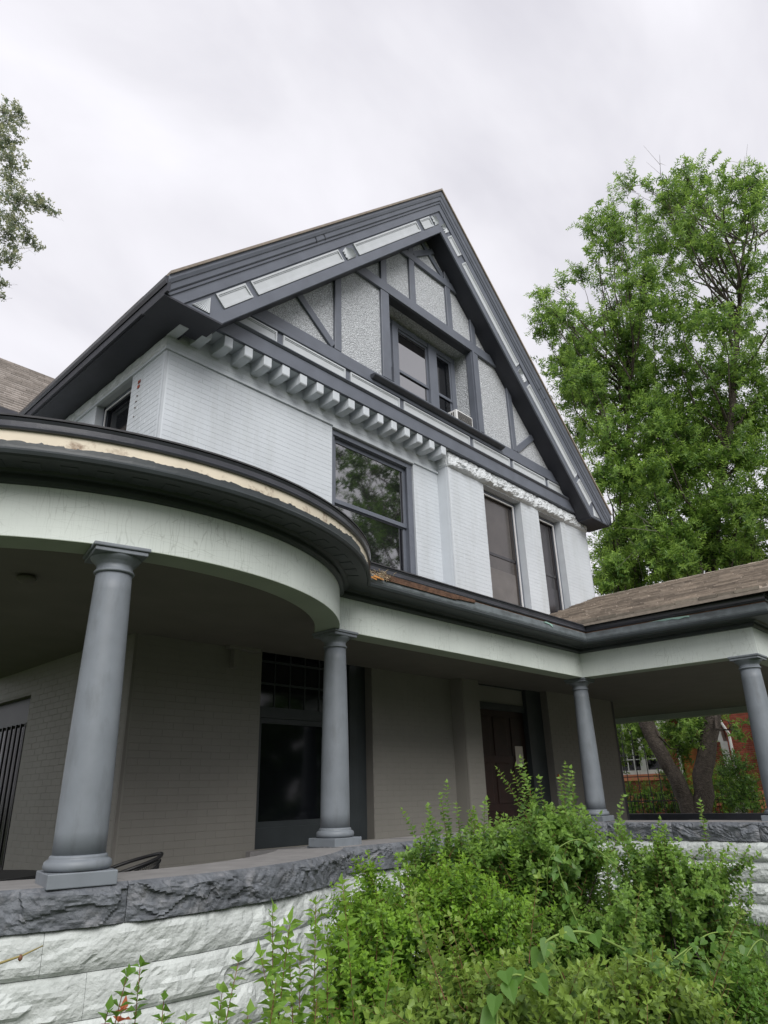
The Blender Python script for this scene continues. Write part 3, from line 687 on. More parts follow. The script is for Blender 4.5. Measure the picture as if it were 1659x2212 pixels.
# main roof slabs and eaves
for side in (-1, 1):
    xe = AX + side * 6.17
    r = MB().prism([(AX, AZ + 0.04), (xe, AZ + 0.04 - 6.17), (xe, AZ - 0.02 - 6.17), (AX, AZ - 0.06)], 'y', 1.6, 12.0).build("roof", M_SHING, house)
    MB().prism([(AX, AZ - 0.06), (xe, AZ - 0.06 - 6.17), (AX + side * 4.6, AZ - 0.06 - 6.17), (AX, AZ - 1.8)], 'y', 1.661, 11.9).build("roof_frame", M_TRIMD, house)
    xo = AX + side * 6.145
    y1 = 6.4 if side < 0 else 9.0
    MB().box((min(xo, xo - side * 0.04), 0.97, ZC), (max(xo, xo - side * 0.04), y1, 6.93)).build("eave_fascia", M_EAVE, house)
    MB().box((min(xo - side * 0.04, AX + side * 5.5), 1.601, ZC - 0.025), (max(xo - side * 0.04, AX + side * 5.5), y1, ZC)).build("eave_soffit", M_EAVE, house)
    MB().prism([(xo + side * 0.035, 6.925), (xo, 6.93), (xo, 6.82), (xo + side * 0.015, 6.81), (xo + side * 0.035, 6.86)], 'y', 0.985, y1).build("gutter", M_METAL, house)
# rear wing roof seen past the left eave
rw = MB().hexa([(-9, 8.5, 8.25), (3.2, 8.5, 8.25), (3.2, 11.6, 11.3), (-9, 11.6, 11.3), (-9, 8.5, 8.33), (3.2, 8.5, 8.33), (3.2, 11.6, 11.38), (-9, 11.6, 11.38)]).build("rear_roof", M_SHINGS, house)
sh = MB(); sl_ = math.hypot(3.1, 3.05)
nr = 24
for r in range(nr):
    s0 = r / nr; s1 = (r + 1.08) / nr
    x = -3.4 + rnd.random() * 0.3
    while x < 3.1:
        w = 0.30 + rnd.random() * 0.12; d = 0.012 + 0.010 * rnd.random()
        y0, z0 = 8.46 + 3.1 * s0, 8.33 + 3.05 * s0; y1_, z1_ = 8.46 + 3.1 * s1, 8.33 + 3.05 * s1
        sh.hexa([(x, y0, z0 - 0.02), (x + w - .008, y0, z0 - 0.02), (x + w - .008, y1_, z1_ - 0.02), (x, y1_, z1_ - 0.02), (x, y0 - d, z0 + d + 0.02), (x + w - .008, y0 - d, z0 + d + 0.02), (x + w - .008, y1_, z1_ + .004), (x, y1_, z1_ + .004)])
        x += w
sh.build("shingle", M_SHINGS, rw, kind='stuff')
MB().box((-9, 8.36, 8.10), (3.2, 8.5, 8.30)).build("rear_gutter", M_METAL, house)
MB().box((-9, 8.8, 3.0), (0.9, 9.2, 8.3)).build("rear_wall", M_PAINT, house)

# air conditioner on the attic sill
ac = thing("air_conditioner", (7.35, 1.62, 7.60), "small white box air conditioner sticking out of the attic window", "air conditioner")
bev(MB().box((7.16, 1.44, 7.60), (7.72, 1.84, 7.93)).build("case", M_WHITEM, ac), 0.015)
for k in range(9): MB().box((7.20, 1.431, 7.63 + k * 0.031), (7.68, 1.44, 7.645 + k * 0.031)).build("vent_slat", M_SCREEN, ac)
for k in range(6): MB().box((7.150, 1.50 + k * 0.05, 7.66), (7.16, 1.525 + k * 0.05, 7.88)).build("side_slot", M_SCREEN, ac)

# ================================================================== PORCH
porch = thing("porch", (2.3, 0.0, -0.5), "covered front porch with slate columns, rounded left end and decaying cornice", "porch")
CX, CY, RF = -0.03, 1.52, 2.90
YF = -0.305                    # face of the straight frieze
XWF, YWF = 7.69, -2.98         # wing face and its front corner
XEND = 16.6
A_END = math.radians(200)
def porch_path(o):
    """outline of the porch at outward offset o from the frieze face, left to right"""
    R = RF + o; yl = YF - o
    a0 = math.asin((yl - CY) / R)        # where the circle meets the straight run (negative angle)
    pts = []
    n = 56
    for k in range(n + 1):
        a = (-A_END) + (a0 + A_END) * k / n
        pts.append((CX + R * math.cos(a), CY + R * math.sin(a)))
    xw = XWF - o
    x0 = pts[-1][0]
    for t in (0.25, 0.5, 0.75): pts.append((x0 + (xw - x0) * t, yl))
    pts.append((xw, yl))
    yf = YWF - o
    sk = 0.10
    for t in (0.5, 1.0): pts.append((xw + sk * t, yl + (yf - yl) * t))
    for t in (0.5, 1.0): pts.append((xw + sk + (XEND + o - xw - sk) * t, yf))
    pts.append((XEND + o, 4.0))
    return pts
def psweep(prof, name, m, closed=True, sl=None, smooth=False, parent=None, jag=None):
    paths = [porch_path(o) for (o, z) in prof]
    idx = range(len(paths[0])) if sl is None else range(sl[0], sl[1])
    V = []; 
    for c, i in enumerate(idx):
        for k, (o, z) in enumerate(prof):
            zz = z + (jag(i, k) if jag else 0)
            V.append((*paths[k][i], zz))
    n = len(prof); F = []
    nn = len(list(idx))
    for i in range(nn - 1):
        for k in range(n if closed else n - 1):
            k2 = (k + 1) % n
            F.append((i * n + k, i * n + k2, (i + 1) * n + k2, (i + 1) * n + k))
    if closed: F.append(tuple(range(n))); F.append(tuple((nn - 1) * n + k for k in range(n))[::-1])
    return mesh(name, V, F, m, parent or porch)
NB = 57   # points on the bay
ZE = 2.316
fz = [(0, ZE), (0, 2.70), (-0.27, 2.70), (-0.27, ZE)]
psweep([(0, ZE + 0.004), (0, 2.70), (-0.02, 2.70), (-0.02, ZE + 0.004)], "frieze", M_FRIEZE)
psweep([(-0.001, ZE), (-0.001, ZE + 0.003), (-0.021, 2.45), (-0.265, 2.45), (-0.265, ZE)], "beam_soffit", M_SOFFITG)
psweep([(0, 2.70), (0.035, 2.705), (0.05, 2.725), (0.05, 2.76), (0.085, 2.765), (0.10, 2.785), (-0.02, 2.79), (-0.02, 2.70)], "bed_moulding", M_CORN)
psweep([(0.08, 2.80), (0.10, 2.785), (0.30, 2.785), (0.315, 2.775), (0.335, 2.785), (0.345, 2.81), (0.33, 2.83), (0.325, 2.87), (0.06, 2.88)], "cornice_soffit", M_CORN)
# dentils under the bay cornice
for k in range(27):
    a = math.radians(-158 + k * 4.4)
    if a > math.radians(-44): break
    c, s_ = math.cos(a), math.sin(a)
    r0, r1, w = RF + 0.075, RF + 0.215, 0.058
    P = []
    for z in (2.780, 2.7865):
        for (r, q) in ((r0, -w), (r1, -w), (r1, w), (r0, w)): P.append((CX + r * c - q * s_, CY + r * s_ + q * c, z))
    bev(MB().hexa(P).build("cornice_block", M_CORN, porch), 0.006)
# fascia: bare new wood round the bay, worn grey paint on the straight runs
jr = random.Random(5)
jag_top = [0.885 + 0 for _ in range(400)]
def ragged(path_pts, o, z0, z1fn, name, m, th=0.012):
    """board strip following points, lower edge z0, ragged upper edge"""
    V = []; F = []
    n = len(path_pts)
    for i, (x, y, nx, ny) in enumerate(path_pts):
        zt = z1fn(i)
        V += [(x, y, z0), (x, y, zt), (x - nx * th, y - ny * th, zt), (x - nx * th, y - ny * th, z0)]
    for i in range(n - 1):
        for k in range(4): F.append((i * 4 + k, i * 4 + (k + 1) % 4, (i + 1) * 4 + (k + 1) % 4, (i + 1) * 4 + k))
    F += [(0, 1, 2, 3), tuple((n - 1) * 4 + k for k in range(4))[::-1]]
    return mesh(name, V, F, m, porch)
def arc_pts(o, a0, a1, n):
    R = RF + o
    return [(CX + R * math.cos(a), CY + R * math.sin(a), math.cos(a), math.sin(a)) for a in np.linspace(math.radians(a0), math.radians(a1), n)]
psweep([(0.315, 2.85), (0.318, 3.0), (0.28, 3.0), (0.28, 2.85)], "bare_wood_fascia", M_WOODN, sl=(0, NB))
state = {'v': 0.045}
jv = []
for i in range(420):
    if jr.random() < 0.10: state['v'] = jr.uniform(0.004, 0.044)
    state['v'] += jr.uniform(-0.004, 0.004); jv.append(max(0.004, state['v'] + (jr.uniform(-0.004, 0.012) if jr.random() < 0.22 else 0)))
ragged(arc_pts(0.327, -175, -45, 420), 0, 2.835, lambda i: 2.85 + jv[i], "torn_paint_edge", M_CORN, 0.010)
psweep([(0.325, 2.83), (0.335, 2.86), (0.33, 2.945), (0.28, 2.945), (0.28, 2.83)], "fascia", M_TRIMW, sl=(NB - 1, 66))
psweep([(0.326, 2.945), (0.322, 2.965), (0.28, 2.965), (0.28, 2.945)], "rotten_board", M_RUST, sl=(NB - 1, 66))
psweep([(0.318, 2.962), (0.338, 2.965), (0.345, 2.98), (0.335, 2.995), (0.338, 3.025), (0.348, 3.045), (0.335, 3.055), (0.20, 3.06), (0.20, 2.962)], "gutter", M_METAL)
psweep([(0.352, 3.056), (0.348, 3.072), (0.10, 3.12), (0.10, 3.058)], "roof_edge", M_ASPH)
# pieces of the decayed fascia
MB().box((2.62, YF - 0.352, 2.895), (3.95, YF - 0.337, 2.962)).build("rotten_board", M_RUST, porch)
MB().hexa([(3.95, YF - 0.352, 2.91), (4.35, YF - 0.350, 2.925), (4.35, YF - 0.337, 2.925), (3.95, YF - 0.337, 2.91), (3.95, YF - 0.352, 2.962), (4.35, YF - 0.350, 2.962), (4.35, YF - 0.337, 2.962), (3.95, YF - 0.337, 2.962)]).build("rotten_board", M_RUST, porch)
M_MINT = mat("old_mint_paint", (0.27, 0.42, 0.37), 0.6, 0.1)
def chip(pts, axis, pos):
    m_ = MB().prism(pts, axis, pos, pos + 0.004 if axis == 'x' else pos + 0.004); m_.build("paint_chip", M_MINT, porch)
chip([(-1.62, 2.945), (-1.80, 2.94), (-1.92, 2.925), (-2.02, 2.93), (-2.12, 2.91), (-2.22, 2.925), (-2.28, 2.91), (-2.28, 2.94), (-1.95, 2.955)], 'x', XWF - 0.344 + 0.055)
chip([(6.05, 2.93), (6.22, 2.92), (6.32, 2.885), (6.30, 2.935), (6.12, 2.95)], 'y', YF - 0.342)

# columns
def column(x, y, ang, k_=1.0):
    c = bpy.data.objects.new("column", None); c.location = Vector((x, y, 0.16)) - porch.location; link(c, porch)
    def rot_box(hx, z0, z1, nm, bv=0.006):
        P = []
        for z in (z0, z1):
            for (a, b) in ((-1, -1), (1, -1), (1, 1), (-1, 1)):
                u, v = a * hx * k_, b * hx * k_
                P.append((x + u * math.cos(ang) - v * math.sin(ang), y + u * math.sin(ang) + v * math.cos(ang), z))
        return bev(MB().hexa(P).build(nm, M_COLUMN, c), bv)
    rot_box(0.235, 0.150, 0.232, "plinth")
    MB().lathe((x, y, 0), [(r_ * k_, z_) for (r_, z_) in [(0.20, 0.232), (0.226, 0.238), (0.238, 0.258), (0.232, 0.284), (0.214, 0.296), (0.200, 0.299), (0.204, 0.308), (0.197, 0.318), (0.188, 0.322)]]).build("base", M_COLUMN, c, True)
    sh_ = []
    for k in range(15):
        t = k / 14; z = 0.322 + t * (2.135 - 0.322)
        r = 0.186 - 0.040 * (t ** 1.6)
        sh_.append((r * k_, z))
    MB().lathe((x, y, 0), sh_, 48).build("shaft", M_COLUMN, c, True)
    MB().lathe((x, y, 0), [(r_ * k_, z_) for (r_, z_) in [(0.146, 2.135), (0.161, 2.138), (0.166, 2.148), (0.160, 2.158), (0.149, 2.162), (0.147, 2.19), (0.150, 2.20), (0.158, 2.205), (0.162, 2.212), (0.175, 2.222), (0.198, 2.240), (0.206, 2.252), (0.206, 2.256)]], 48).build("capital", M_COLUMN, c, True)
    rot_box(0.215, 2.256, 2.286, "abacus"); rot_box(0.232, 2.287, 2.3155, "abacus", 0.008)
    return c
column(-0.798, -1.148, math.radians(-13), 0.85)
column(2.278, -0.180, math.radians(2), 0.81)
column(7.845, -0.155, 0, 0.81)
column(7.90, -2.80, 0, 0.90)
column(16.4, -2.80, 0)
# ceiling and floor
cv = [(CX + 2.64 * math.cos(a), CY + 2.64 * math.sin(a), 2.452) for a in np.linspace(-A_END, -0.61, 50)]
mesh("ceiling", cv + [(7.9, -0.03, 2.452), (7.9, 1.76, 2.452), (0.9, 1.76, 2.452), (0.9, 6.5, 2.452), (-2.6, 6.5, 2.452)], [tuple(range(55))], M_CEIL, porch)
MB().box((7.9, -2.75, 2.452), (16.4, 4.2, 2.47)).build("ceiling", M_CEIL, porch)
box("floor", (-2.5, -0.2, -0.5), (16.3, 1.75, -0.45), M_CAPTOP, porch)
box("floor", (7.95, -2.6, -0.5), (16.3, -0.2, -0.45), M_CAPTOP, porch)
mesh("floor", [(CX + 2.6 * math.cos(a), CY + 2.6 * math.sin(a), -0.447) for a in np.linspace(-A_END, 0, 50)], [tuple(range(50))], M_CAPTOP, porch)
# flat part of the roof
pp = porch_path(0.1)[:60]
V = [(p[0], p[1], 3.115) for p in pp]; k = len(V)
V += [(min(max(p[0] * 0.9, -0.5), 7.5), 1.74 if p[1] < 1.7 else 1.74, 3.30) for p in pp]
F = [(i, i + 1, k + i + 1, k + i) for i in range(k - 1)]
mesh("flat_roof", V, F, M_ASPH, porch)
# shingled wing roof
XRG, ZRG = 12.3, 4.83
XE, ZEV = 7.29, 3.10
sk = (ZRG - ZEV) / (XRG - XE)
wr = MB().hexa([(XE, -3.5, ZEV - 0.05), (XRG, -3.5, ZRG - 0.05), (XRG, 1.49, ZRG - 0.05), (XE, 1.49, ZEV - 0.05), (XE, -3.5, ZEV), (XRG, -3.5, ZRG), (XRG, 1.49, ZRG), (XE, 1.49, ZEV)]).hexa([(XRG + 0.001, -3.5, ZRG - 0.05), (17.3, -3.5, ZEV - 0.05), (17.3, 4.3, ZEV - 0.05), (XRG + 0.001, 4.3, ZRG - 0.05), (XRG + 0.001, -3.5, ZRG), (17.3, -3.5, ZEV), (17.3, 4.3, ZEV), (XRG + 0.001, 4.3, ZRG)]).build("wing_roof", M_SHING, porch)
mesh("gable_infill", [(XE, -3.45, 3.0), (17.3, -3.45, 3.0), (XRG, -3.45, 4.78)], [(0, 1, 2)], M_TRIM, porch)
tiles = []
L = math.hypot(XRG - XE, ZRG - ZEV); ex = 0.165; nrow = int(L / ex)
ca, sa = (XRG - XE) / L, (ZRG - ZEV) / L
for r in range(nrow + 1):
    s = r * ex
    yy = -3.5 + rnd.random() * 0.2
    while yy < 1.47:
        w = rnd.uniform(0.20, 0.42); w = min(w, 1.485 - yy)
        if w > 0.03: tiles.append((s, yy, w, rnd.uniform(0.022, 0.044)))
        yy += w
tiles.sort(key=lambda t: (t[1] < -3.05, math.hypot(XE + t[0] * ca - CAM.x, t[1] - CAM.y)))
tb = MB()
for i, (s, yy, w, th) in enumerate(tiles):
    mb = MB() if i < 290 else tb
    l = min(ex * 1.15, L - s + 0.02); g_ = 0.004
    def P(ss, y, h): return (XE + ss * ca - h * sa, y, ZEV + ss * sa + h * ca)
    s0 = s + rnd.uniform(-0.006, 0.006)
    mb.hexa([P(s0, yy + g_, 0.0), P(s + l, yy + g_, 0.0), P(s + l, yy + w - g_, 0.0), P(s0, yy + w - g_, 0.0), P(s0, yy + g_, th + 0.010), P(s + l, yy + g_, 0.006), P(s + l, yy + w - g_, 0.006), P(s0, yy + w - g_, th + 0.010)])
    if i < 290: mb.build("shingle", M_SHING, wr)
tb.build("shingle", M_SHING, wr, kind='stuff')
for k in range(17):
    y0 = -3.45 + k * 0.29
    MB().hexa([(XRG - 0.17, y0, ZRG - 0.04), (XRG, y0, ZRG + 0.018), (XRG, y0 + 0.285, ZRG + 0.030), (XRG - 0.17, y0 + 0.285, ZRG - 0.03), (XRG - 0.17, y0, ZRG - 0.015), (XRG, y0, ZRG + 0.04), (XRG, y0 + 0.285, ZRG + 0.05), (XRG - 0.17, y0 + 0.285, ZRG - 0.006)]).build("ridge_shingle", M_SHING, wr)
# porch ceiling lamp
MB().lathe((-0.9, 0.3, 0), [(0.02, 2.451), (0.07, 2.445), (0.085, 2.42), (0.06, 2.395), (0.02, 2.38)], 16).build("ceiling_lamp", M_CEIL, porch, True)

# ================================================================== PORCH WALL (stone parapet)
def cap_stone(pts_out, pts_in, zt, zb_, seed, wingdark=False):
    """rock-faced cap block following an outline; flat pale top"""
    n = len(pts_out); rows = 18
    V = []; F = []; fm = []
    for i in range(n):
        xo, yo = pts_out[i]; xi, yi = pts_in[i]
        nx, ny = xo - xi, yo - yi; l = math.hypot(nx, ny); nx /= l; ny /= l
        ed = min(1.0, min(i, n - 1 - i) * 0.22)
        for j in range(rows + 1):
            v = j / rows; z = zt + (zb_ - zt) * v
            h = rock(xo, yo, z * 1.5, 3.6, 7.3)
            prof_ = min(1.0, v * 5.0) ** 0.6 * (1 - 0.35 * v)
            b = (0.008 + 0.078 * h * (0.55 + 0.45 * ed)) * prof_ - 0.006 * (1 - ed)
            zz = z + (0.010 * mno.noise(Vector((xo * 8, yo * 8, z * 20 + seed))) if 0 < j < rows else 0)
            if j == 1: zz = zt - 0.006 - 0.014 * h
            V.append((xo + nx * b, yo + ny * b, zz))
        V.append((xi, yi, zt)); V.append((xi, yi, zb_))
    m_ = rows + 3
    for i in range(n - 1):
        a, b = i * m_, (i + 1) * m_
        for j in range(rows): F.append((a + j, a + j + 1, b + j + 1, b + j)); fm.append(0)
        F.append((a + rows + 1, a, b, b + rows + 1)); fm.append(1)
        F.append((a + rows + 2, a + rows + 1, b + rows + 1, b + rows + 2)); fm.append(0)
        F.append((a + rows, a + rows + 2, b + rows + 2, b + rows)); fm.append(0)
    for a in (0, (n - 1) * m_):
        F.append(tuple([a + j for j in range(rows + 1)] + [a + rows + 2, a + rows + 1])); fm.append(0)
    return mesh("cap_stone", V, F, None, pw, mats=[M_CAP, M_CAPTOP], fm=fm)
RC = 2.93; YC = -0.52; CXc = CX
def arc2(R, a0, a1, n): return [(CX + R * math.cos(a), CY + R * math.sin(a)) for a in np.linspace(math.radians(a0), math.radians(a1), n)]
aj = math.degrees(math.asin((YC - CY) / RC))
joints = [-190, -158, -128, -100.5, -69.5, aj]
for i in range(5):
    a0, a1 = joints[i] + 0.04, joints[i + 1] - 0.04
    n = max(8, int(abs(a1 - a0) * 4.2))
    cap_stone(arc2(RC, a0, a1, n), arc2(RC - 0.62, a0, a1, n), ZCT + rnd.uniform(-.002, .002), -0.062, 60 + i)
XC = 7.40
xj = CX + RC * math.cos(math.radians(aj))
segs = [xj + 0.01, 3.3, 4.7, 6.1, XC]
for i in range(4):
    a, b = segs[i] + 0.004, segs[i + 1] - 0.004; n = 70
    cap_stone([(a + (b - a) * t, YC) for t in np.linspace(0, 1, n)], [(a + (b - a) * t, YC + 0.55) for t in np.linspace(0, 1, n)], ZCT + rnd.uniform(-.002, .002), -0.062, 70 + i)
segy = [YC + 0.0, -1.50, -2.62, -3.32]
for i in range(3):
    a, b = segy[i] - 0.004, segy[i + 1] + 0.004; n = 64
    f_ = lambda y: XC + 0.035 * (y - YC) / (-2.8)
    cap_stone([(f_(y), y) for y in np.linspace(a, b, n)], [(f_(y) + 0.6, y) for y in np.linspace(a, b, n)], ZCT + rnd.uniform(-.002, .002), -0.062, 80 + i)
cap_stone([(x, -3.32) for x in np.linspace(XC + 0.04, 12.0, 30)], [(x, -2.75) for x in np.linspace(XC + 0.04, 12.0, 30)], ZCT, -0.075, 90)
# rock-faced stones, painted white, four courses
zc = [-0.065, -0.30, -0.535, -0.775, -1.04]
def stone_on(pfun, s0, s1, z0, z1, seed, n_per=26):
    Ls = s1 - s0; nu = max(6, int(Ls * n_per)); nv = 10
    H = z1 - z0; bb = 0.032 if pfun is p_wing else 0.014
    V = []
    for j in range(nv + 1):
        for i in range(nu + 1):
            u, v = i / nu, j / nv
            x, y, nx, ny = pfun(s0 + Ls * u)
            z = z0 + 0.002 + (H - 0.004) * v
            h = rock(x, y, z * 1.2, 2.1, 11.0 + round(z1 * 9) * 0.9, 0.45)
            edv = (0.45 if pfun is p_arc else 0.15) + (0.55 if pfun is p_arc else 0.85) * min(1.0, v * 7, (1 - v) * 7) ** 0.6; edu = 0.75 + 0.25 * min(1.0, min(u, 1 - u) * Ls * 14)
            o = (0.048 * h + 0.007 * mno.noise(Vector((x * 23, y * 23, z * 23))) + bb * math.sin(PI * v)) * edv * edu + 0.006
            V.append((x + nx * o, y + ny * o, z))
    F = [(j * (nu + 1) + i, j * (nu + 1) + i + 1, (j + 1) * (nu + 1) + i + 1, (j + 1) * (nu + 1) + i) for j in range(nv) for i in range(nu)]
    rim = [j * (nu + 1) for j in range(nv, 0, -1)] + list(range(0, nu)) + [j * (nu + 1) + nu for j in range(0, nv)] + [nv * (nu + 1) + i for i in range(nu, 0, -1)]
    k0 = len(V)
    for q in rim:
        i = q % (nu + 1); x, y, nx, ny = pfun(s0 + Ls * i / nu); V.append((x - nx * 0.10, y - ny * 0.10, V[q][2]))
    n = len(rim)
    for a in range(n): F.append((rim[a], rim[(a + 1) % n], k0 + (a + 1) % n, k0 + a))
    return mesh("stone", V, F, M_STONE, pw)
RS = 2.90
def p_arc(s):
    a = math.radians(-195) + s / RS; return (CX + RS * math.cos(a), CY + RS * math.sin(a), math.cos(a), math.sin(a))
a_end = math.asin((YC + 0.03 - CY) / RS)
S_arc = (a_end - math.radians(-195)) * RS
def p_str(s): return (CX + RS * math.cos(a_end) + s, YC + 0.03, 0, -1)
def p_wing(s): return (XC + 0.03, YC - s, -1, 0)
sd = 100
for c in range(4):
    for (pf, Ltot, lo_, hi_) in ((p_arc, S_arc, 0.75, 1.5), (p_str, XC + 0.03 - (CX + RS * math.cos(a_end)), 0.6, 1.2), (p_wing, 2.75, 0.8, 1.5)):
        s = 0.0; first = rnd.uniform(0.3, 0.9)
        while s < Ltot - 0.02:
            l = first if s == 0 else rnd.uniform(lo_, hi_)
            if Ltot - (s + l) < 0.35: l = Ltot - s
            stone_on(pf, s + 0.001, s + l - 0.001, zc[c + 1], zc[c], sd, 30); sd += 1; s += l
core = MB()
pa = [(CX + (RS - 0.01) * math.cos(a), CY + (RS - 0.01) * math.sin(a)) for a in np.linspace(math.radians(-195), a_end, 40)]
pb = [(CX + (RS - 0.45) * math.cos(a), CY + (RS - 0.45) * math.sin(a)) for a in np.linspace(math.radians(-195), a_end, 40)]
V = []; F = []
for (a, b) in zip(pa, pb): V += [(a[0], a[1], -1.05), (a[0], a[1], -0.08), (b[0], b[1], -0.08), (b[0], b[1], -1.05)]
for i in range(39):
    for k in range(4): F.append((i * 4 + k, i * 4 + (k + 1) % 4, (i + 1) * 4 + (k + 1) % 4, (i + 1) * 4 + k))
mesh("core", V, F, M_STONE, pw)
MB().box((CX + RS * math.cos(a_end), YC + 0.04, -1.05), (XC + 0.5, YC + 0.4, -0.08)).box((XC + 0.04, -3.25, -1.05), (XC + 0.5, YC + 0.04, -0.08)).build("core", M_STONE, pw)
# far side of the wing: low dark parapet
fp = tagt(MB().box((16.1, -3.0, -1.0), (16.55, 4.2, -0.02)).build("low_parapet", M_TRIMD), "black low parapet on the far side of the porch wing", "parapet")
tagt(MB().box((12.325, 1.52, -0.9), (12.46, 1.78, 2.45)).build("corner_pilaster", M_TRIMD), "dark upright board on the right corner of the porch wall", "pilaster")

# bird nest and broken wood in the cornice corner
ns = MB(); nr_ = random.Random(3)
bx_, by_, bz_ = 2.46, YF - 0.36, 2.93
for k in range(110):
    p = Vector((bx_ + nr_.gauss(0.10, 0.075), by_ + nr_.gauss(0, 0.03), bz_ + nr_.gauss(0, 0.024)))
    d = Vector((nr_.uniform(-1, 1), nr_.uniform(-.5, .5), nr_.uniform(-.5, .5))).normalized() * nr_.uniform(0.025, 0.06)
    ns.tube([p, p + d * 0.5 + Vector((0, 0, .006)), p + d], 0.0028, 3)
tagt(ns.build("bird_nest", M_STRAW), "clump of dry straw and debris stuck in the cornice corner", "nest")
sp = MB()
for (a, b, c, l) in ((2.40, -0.02, 2.885, 0.16), (2.44, 0.0, 2.90, 0.13), (2.37, -0.01, 2.87, 0.09)):
    sp.hexa([(a, by_ + b, c), (a + l, by_ + b, c - 0.012), (a + l, by_ + b + 0.01, c - 0.012), (a, by_ + b + 0.01, c), (a + 0.01, by_ + b, c + 0.018), (a + l, by_ + b, c + 0.004), (a + l, by_ + b + 0.01, c + 0.004), (a + 0.01, by_ + b + 0.01, c + 0.018)])
M_SPL = mat("fresh_orange_wood", (0.55, 0.25, 0.07), 0.7, 0.2, 20)
tagt(sp.build("wood_splinter", M_SPL), "orange splintered wood poking out below the straw nest", "wood splinter")

# chairs on the porch
def metal_chair(x, y, ang, zt, label, zdrop=0.0):
    ch = thing("metal_chair", (x, y, -0.447), label, "chair")
    def W(u, v, z): return (x + u * math.cos(ang) - v * math.sin(ang), y + u * math.sin(ang) + v * math.cos(ang), z)
    R = 0.30
    rim = [W(R * math.cos(a), R * 0.92 * math.sin(a), zt - 0.11 * (abs(a - PI / 2) / (PI * 0.60)) ** 1.5) for a in np.linspace(-0.1 * PI, 1.1 * PI, 26)]
    MB().tube(rim, 0.014, 8).build("back_rail", M_IRON, ch, True)
    rim2 = [W(R * 0.97 * math.cos(a), R * 0.89 * math.sin(a), zt - 0.045 - 0.15 * (abs(a - PI / 2) / (PI * 0.5)) ** 1.5) for a in np.linspace(0.02 * PI, 0.98 * PI, 24)]
    MB().tube(rim2, 0.008, 6).build("back_rail", M_IRON, ch, True)
    ms = MB(); na = 44
    for k in range(na):
        for sgn in (1, -1):
            pts = []
            for j in range(9):
                a = 0.05 * PI + 0.90 * PI * (k / (na - 1)) + sgn * 0.03 * (j % 2)
                zt_ = zt - 0.05 - 0.15 * (abs(a - PI / 2) / (PI * 0.5)) ** 1.5
                z = zt_ - j * 0.030
                pts.append(W(R * (0.97 - 0.03 * j / 8) * math.cos(a), R * 0.9 * (0.97 - .03 * j / 8) * math.sin(a), z))
            ms.tube(pts, 0.0026, 3)
    ms.build("mesh_back", M_IRON, ch, kind='stuff')
    st = [W(0.27 * math.cos(a), 0.25 * math.sin(a), 0.0) for a in np.linspace(0, 2 * PI, 25)]
    sm = MB(); sm.lathe((x, y, 0), [(0.02, -0.02), (0.26, -0.015), (0.28, 0.0), (0.26, 0.01), (0.02, 0.005)], 24); sm.build("seat", M_IRON, ch)
    for (u, v) in ((-.22, -.2), (.22, -.2), (.22, .2), (-.22, .2)):
        MB().tube([W(u, v, 0.0), W(u * 1.15, v * 1.15, -0.446)], 0.012).build("leg", M_IRON, ch)
    return ch
metal_chair(0.12, -0.02, math.radians(-112), 0.215, "black wire mesh chair behind the cap beside the fattest porch column")
tb_ = thing("metal_table", (-1.0, 0.15, -0.447), "round black metal table top showing at the left of the big column", "table")
MB().lathe((-1.0, 0.15, 0), [(0.01, 0.115), (0.50, 0.115), (0.52, 0.127), (0.52, 0.140), (0.50, 0.15), (0.01, 0.15)], 40).build("table_top", M_IRON, tb_)
MB().tube([(-1.0, 0.15, 0.115), (-1.0, 0.15, -0.446)], 0.03).build("leg", M_IRON, tb_)

# ================================================================== FOLIAGE
def leaf_arrays(P, D, Nn, L, Wd, fold=0.25):
    """P base points, D directions, Nn normals (unit), L lengths, Wd widths -> pointed leaf of 4 triangles"""
    S = np.cross(D, Nn); S /= (np.linalg.norm(S, axis=1, keepdims=True) + 1e-9)
    Nn = np.cross(S, D)
    L = L[:, None]; Wd = Wd[:, None]
    v0 = P
    v1 = P + D * L * 0.42 + S * Wd * 0.5 + Nn * Wd * fold
    v2 = P + D * L * 0.48
    v3 = P + D * L * 0.42 - S * Wd * 0.5 + Nn * Wd * fold
    v4 = P + D * L - Nn * L * 0.12
    V = np.stack([v0, v1, v2, v3, v4], 1).reshape(-1, 3)
    b = np.arange(len(P))[:, None] * 5
    F = np.concatenate([b + [0, 2, 1], b + [2, 4, 1], b + [0, 3, 2], b + [2, 3, 4]], 0).reshape(-1, 3)
    return V, F
def unit(v): return v / (np.linalg.norm(v, axis=1, keepdims=True) + 1e-9)
def leaf_arrays2(P, D, Nn, L, Wd, fold=0.22):
    S = np.cross(D, Nn); S /= (np.linalg.norm(S, axis=1, keepdims=True) + 1e-9)
    Nn = np.cross(S, D); L = L[:, None]; Wd = Wd[:, None]
    V = np.stack([P, P + D * L * 0.45 + S * Wd * 0.5 + Nn * Wd * fold, P + D * L - Nn * L * 0.15, P + D * L * 0.45 - S * Wd * 0.5 + Nn * Wd * fold], 1).reshape(-1, 3)
    b = np.arange(len(P))[:, None] * 4
    return V, np.concatenate([b + [0, 2, 1], b + [0, 3, 2]], 0).reshape(-1, 3)
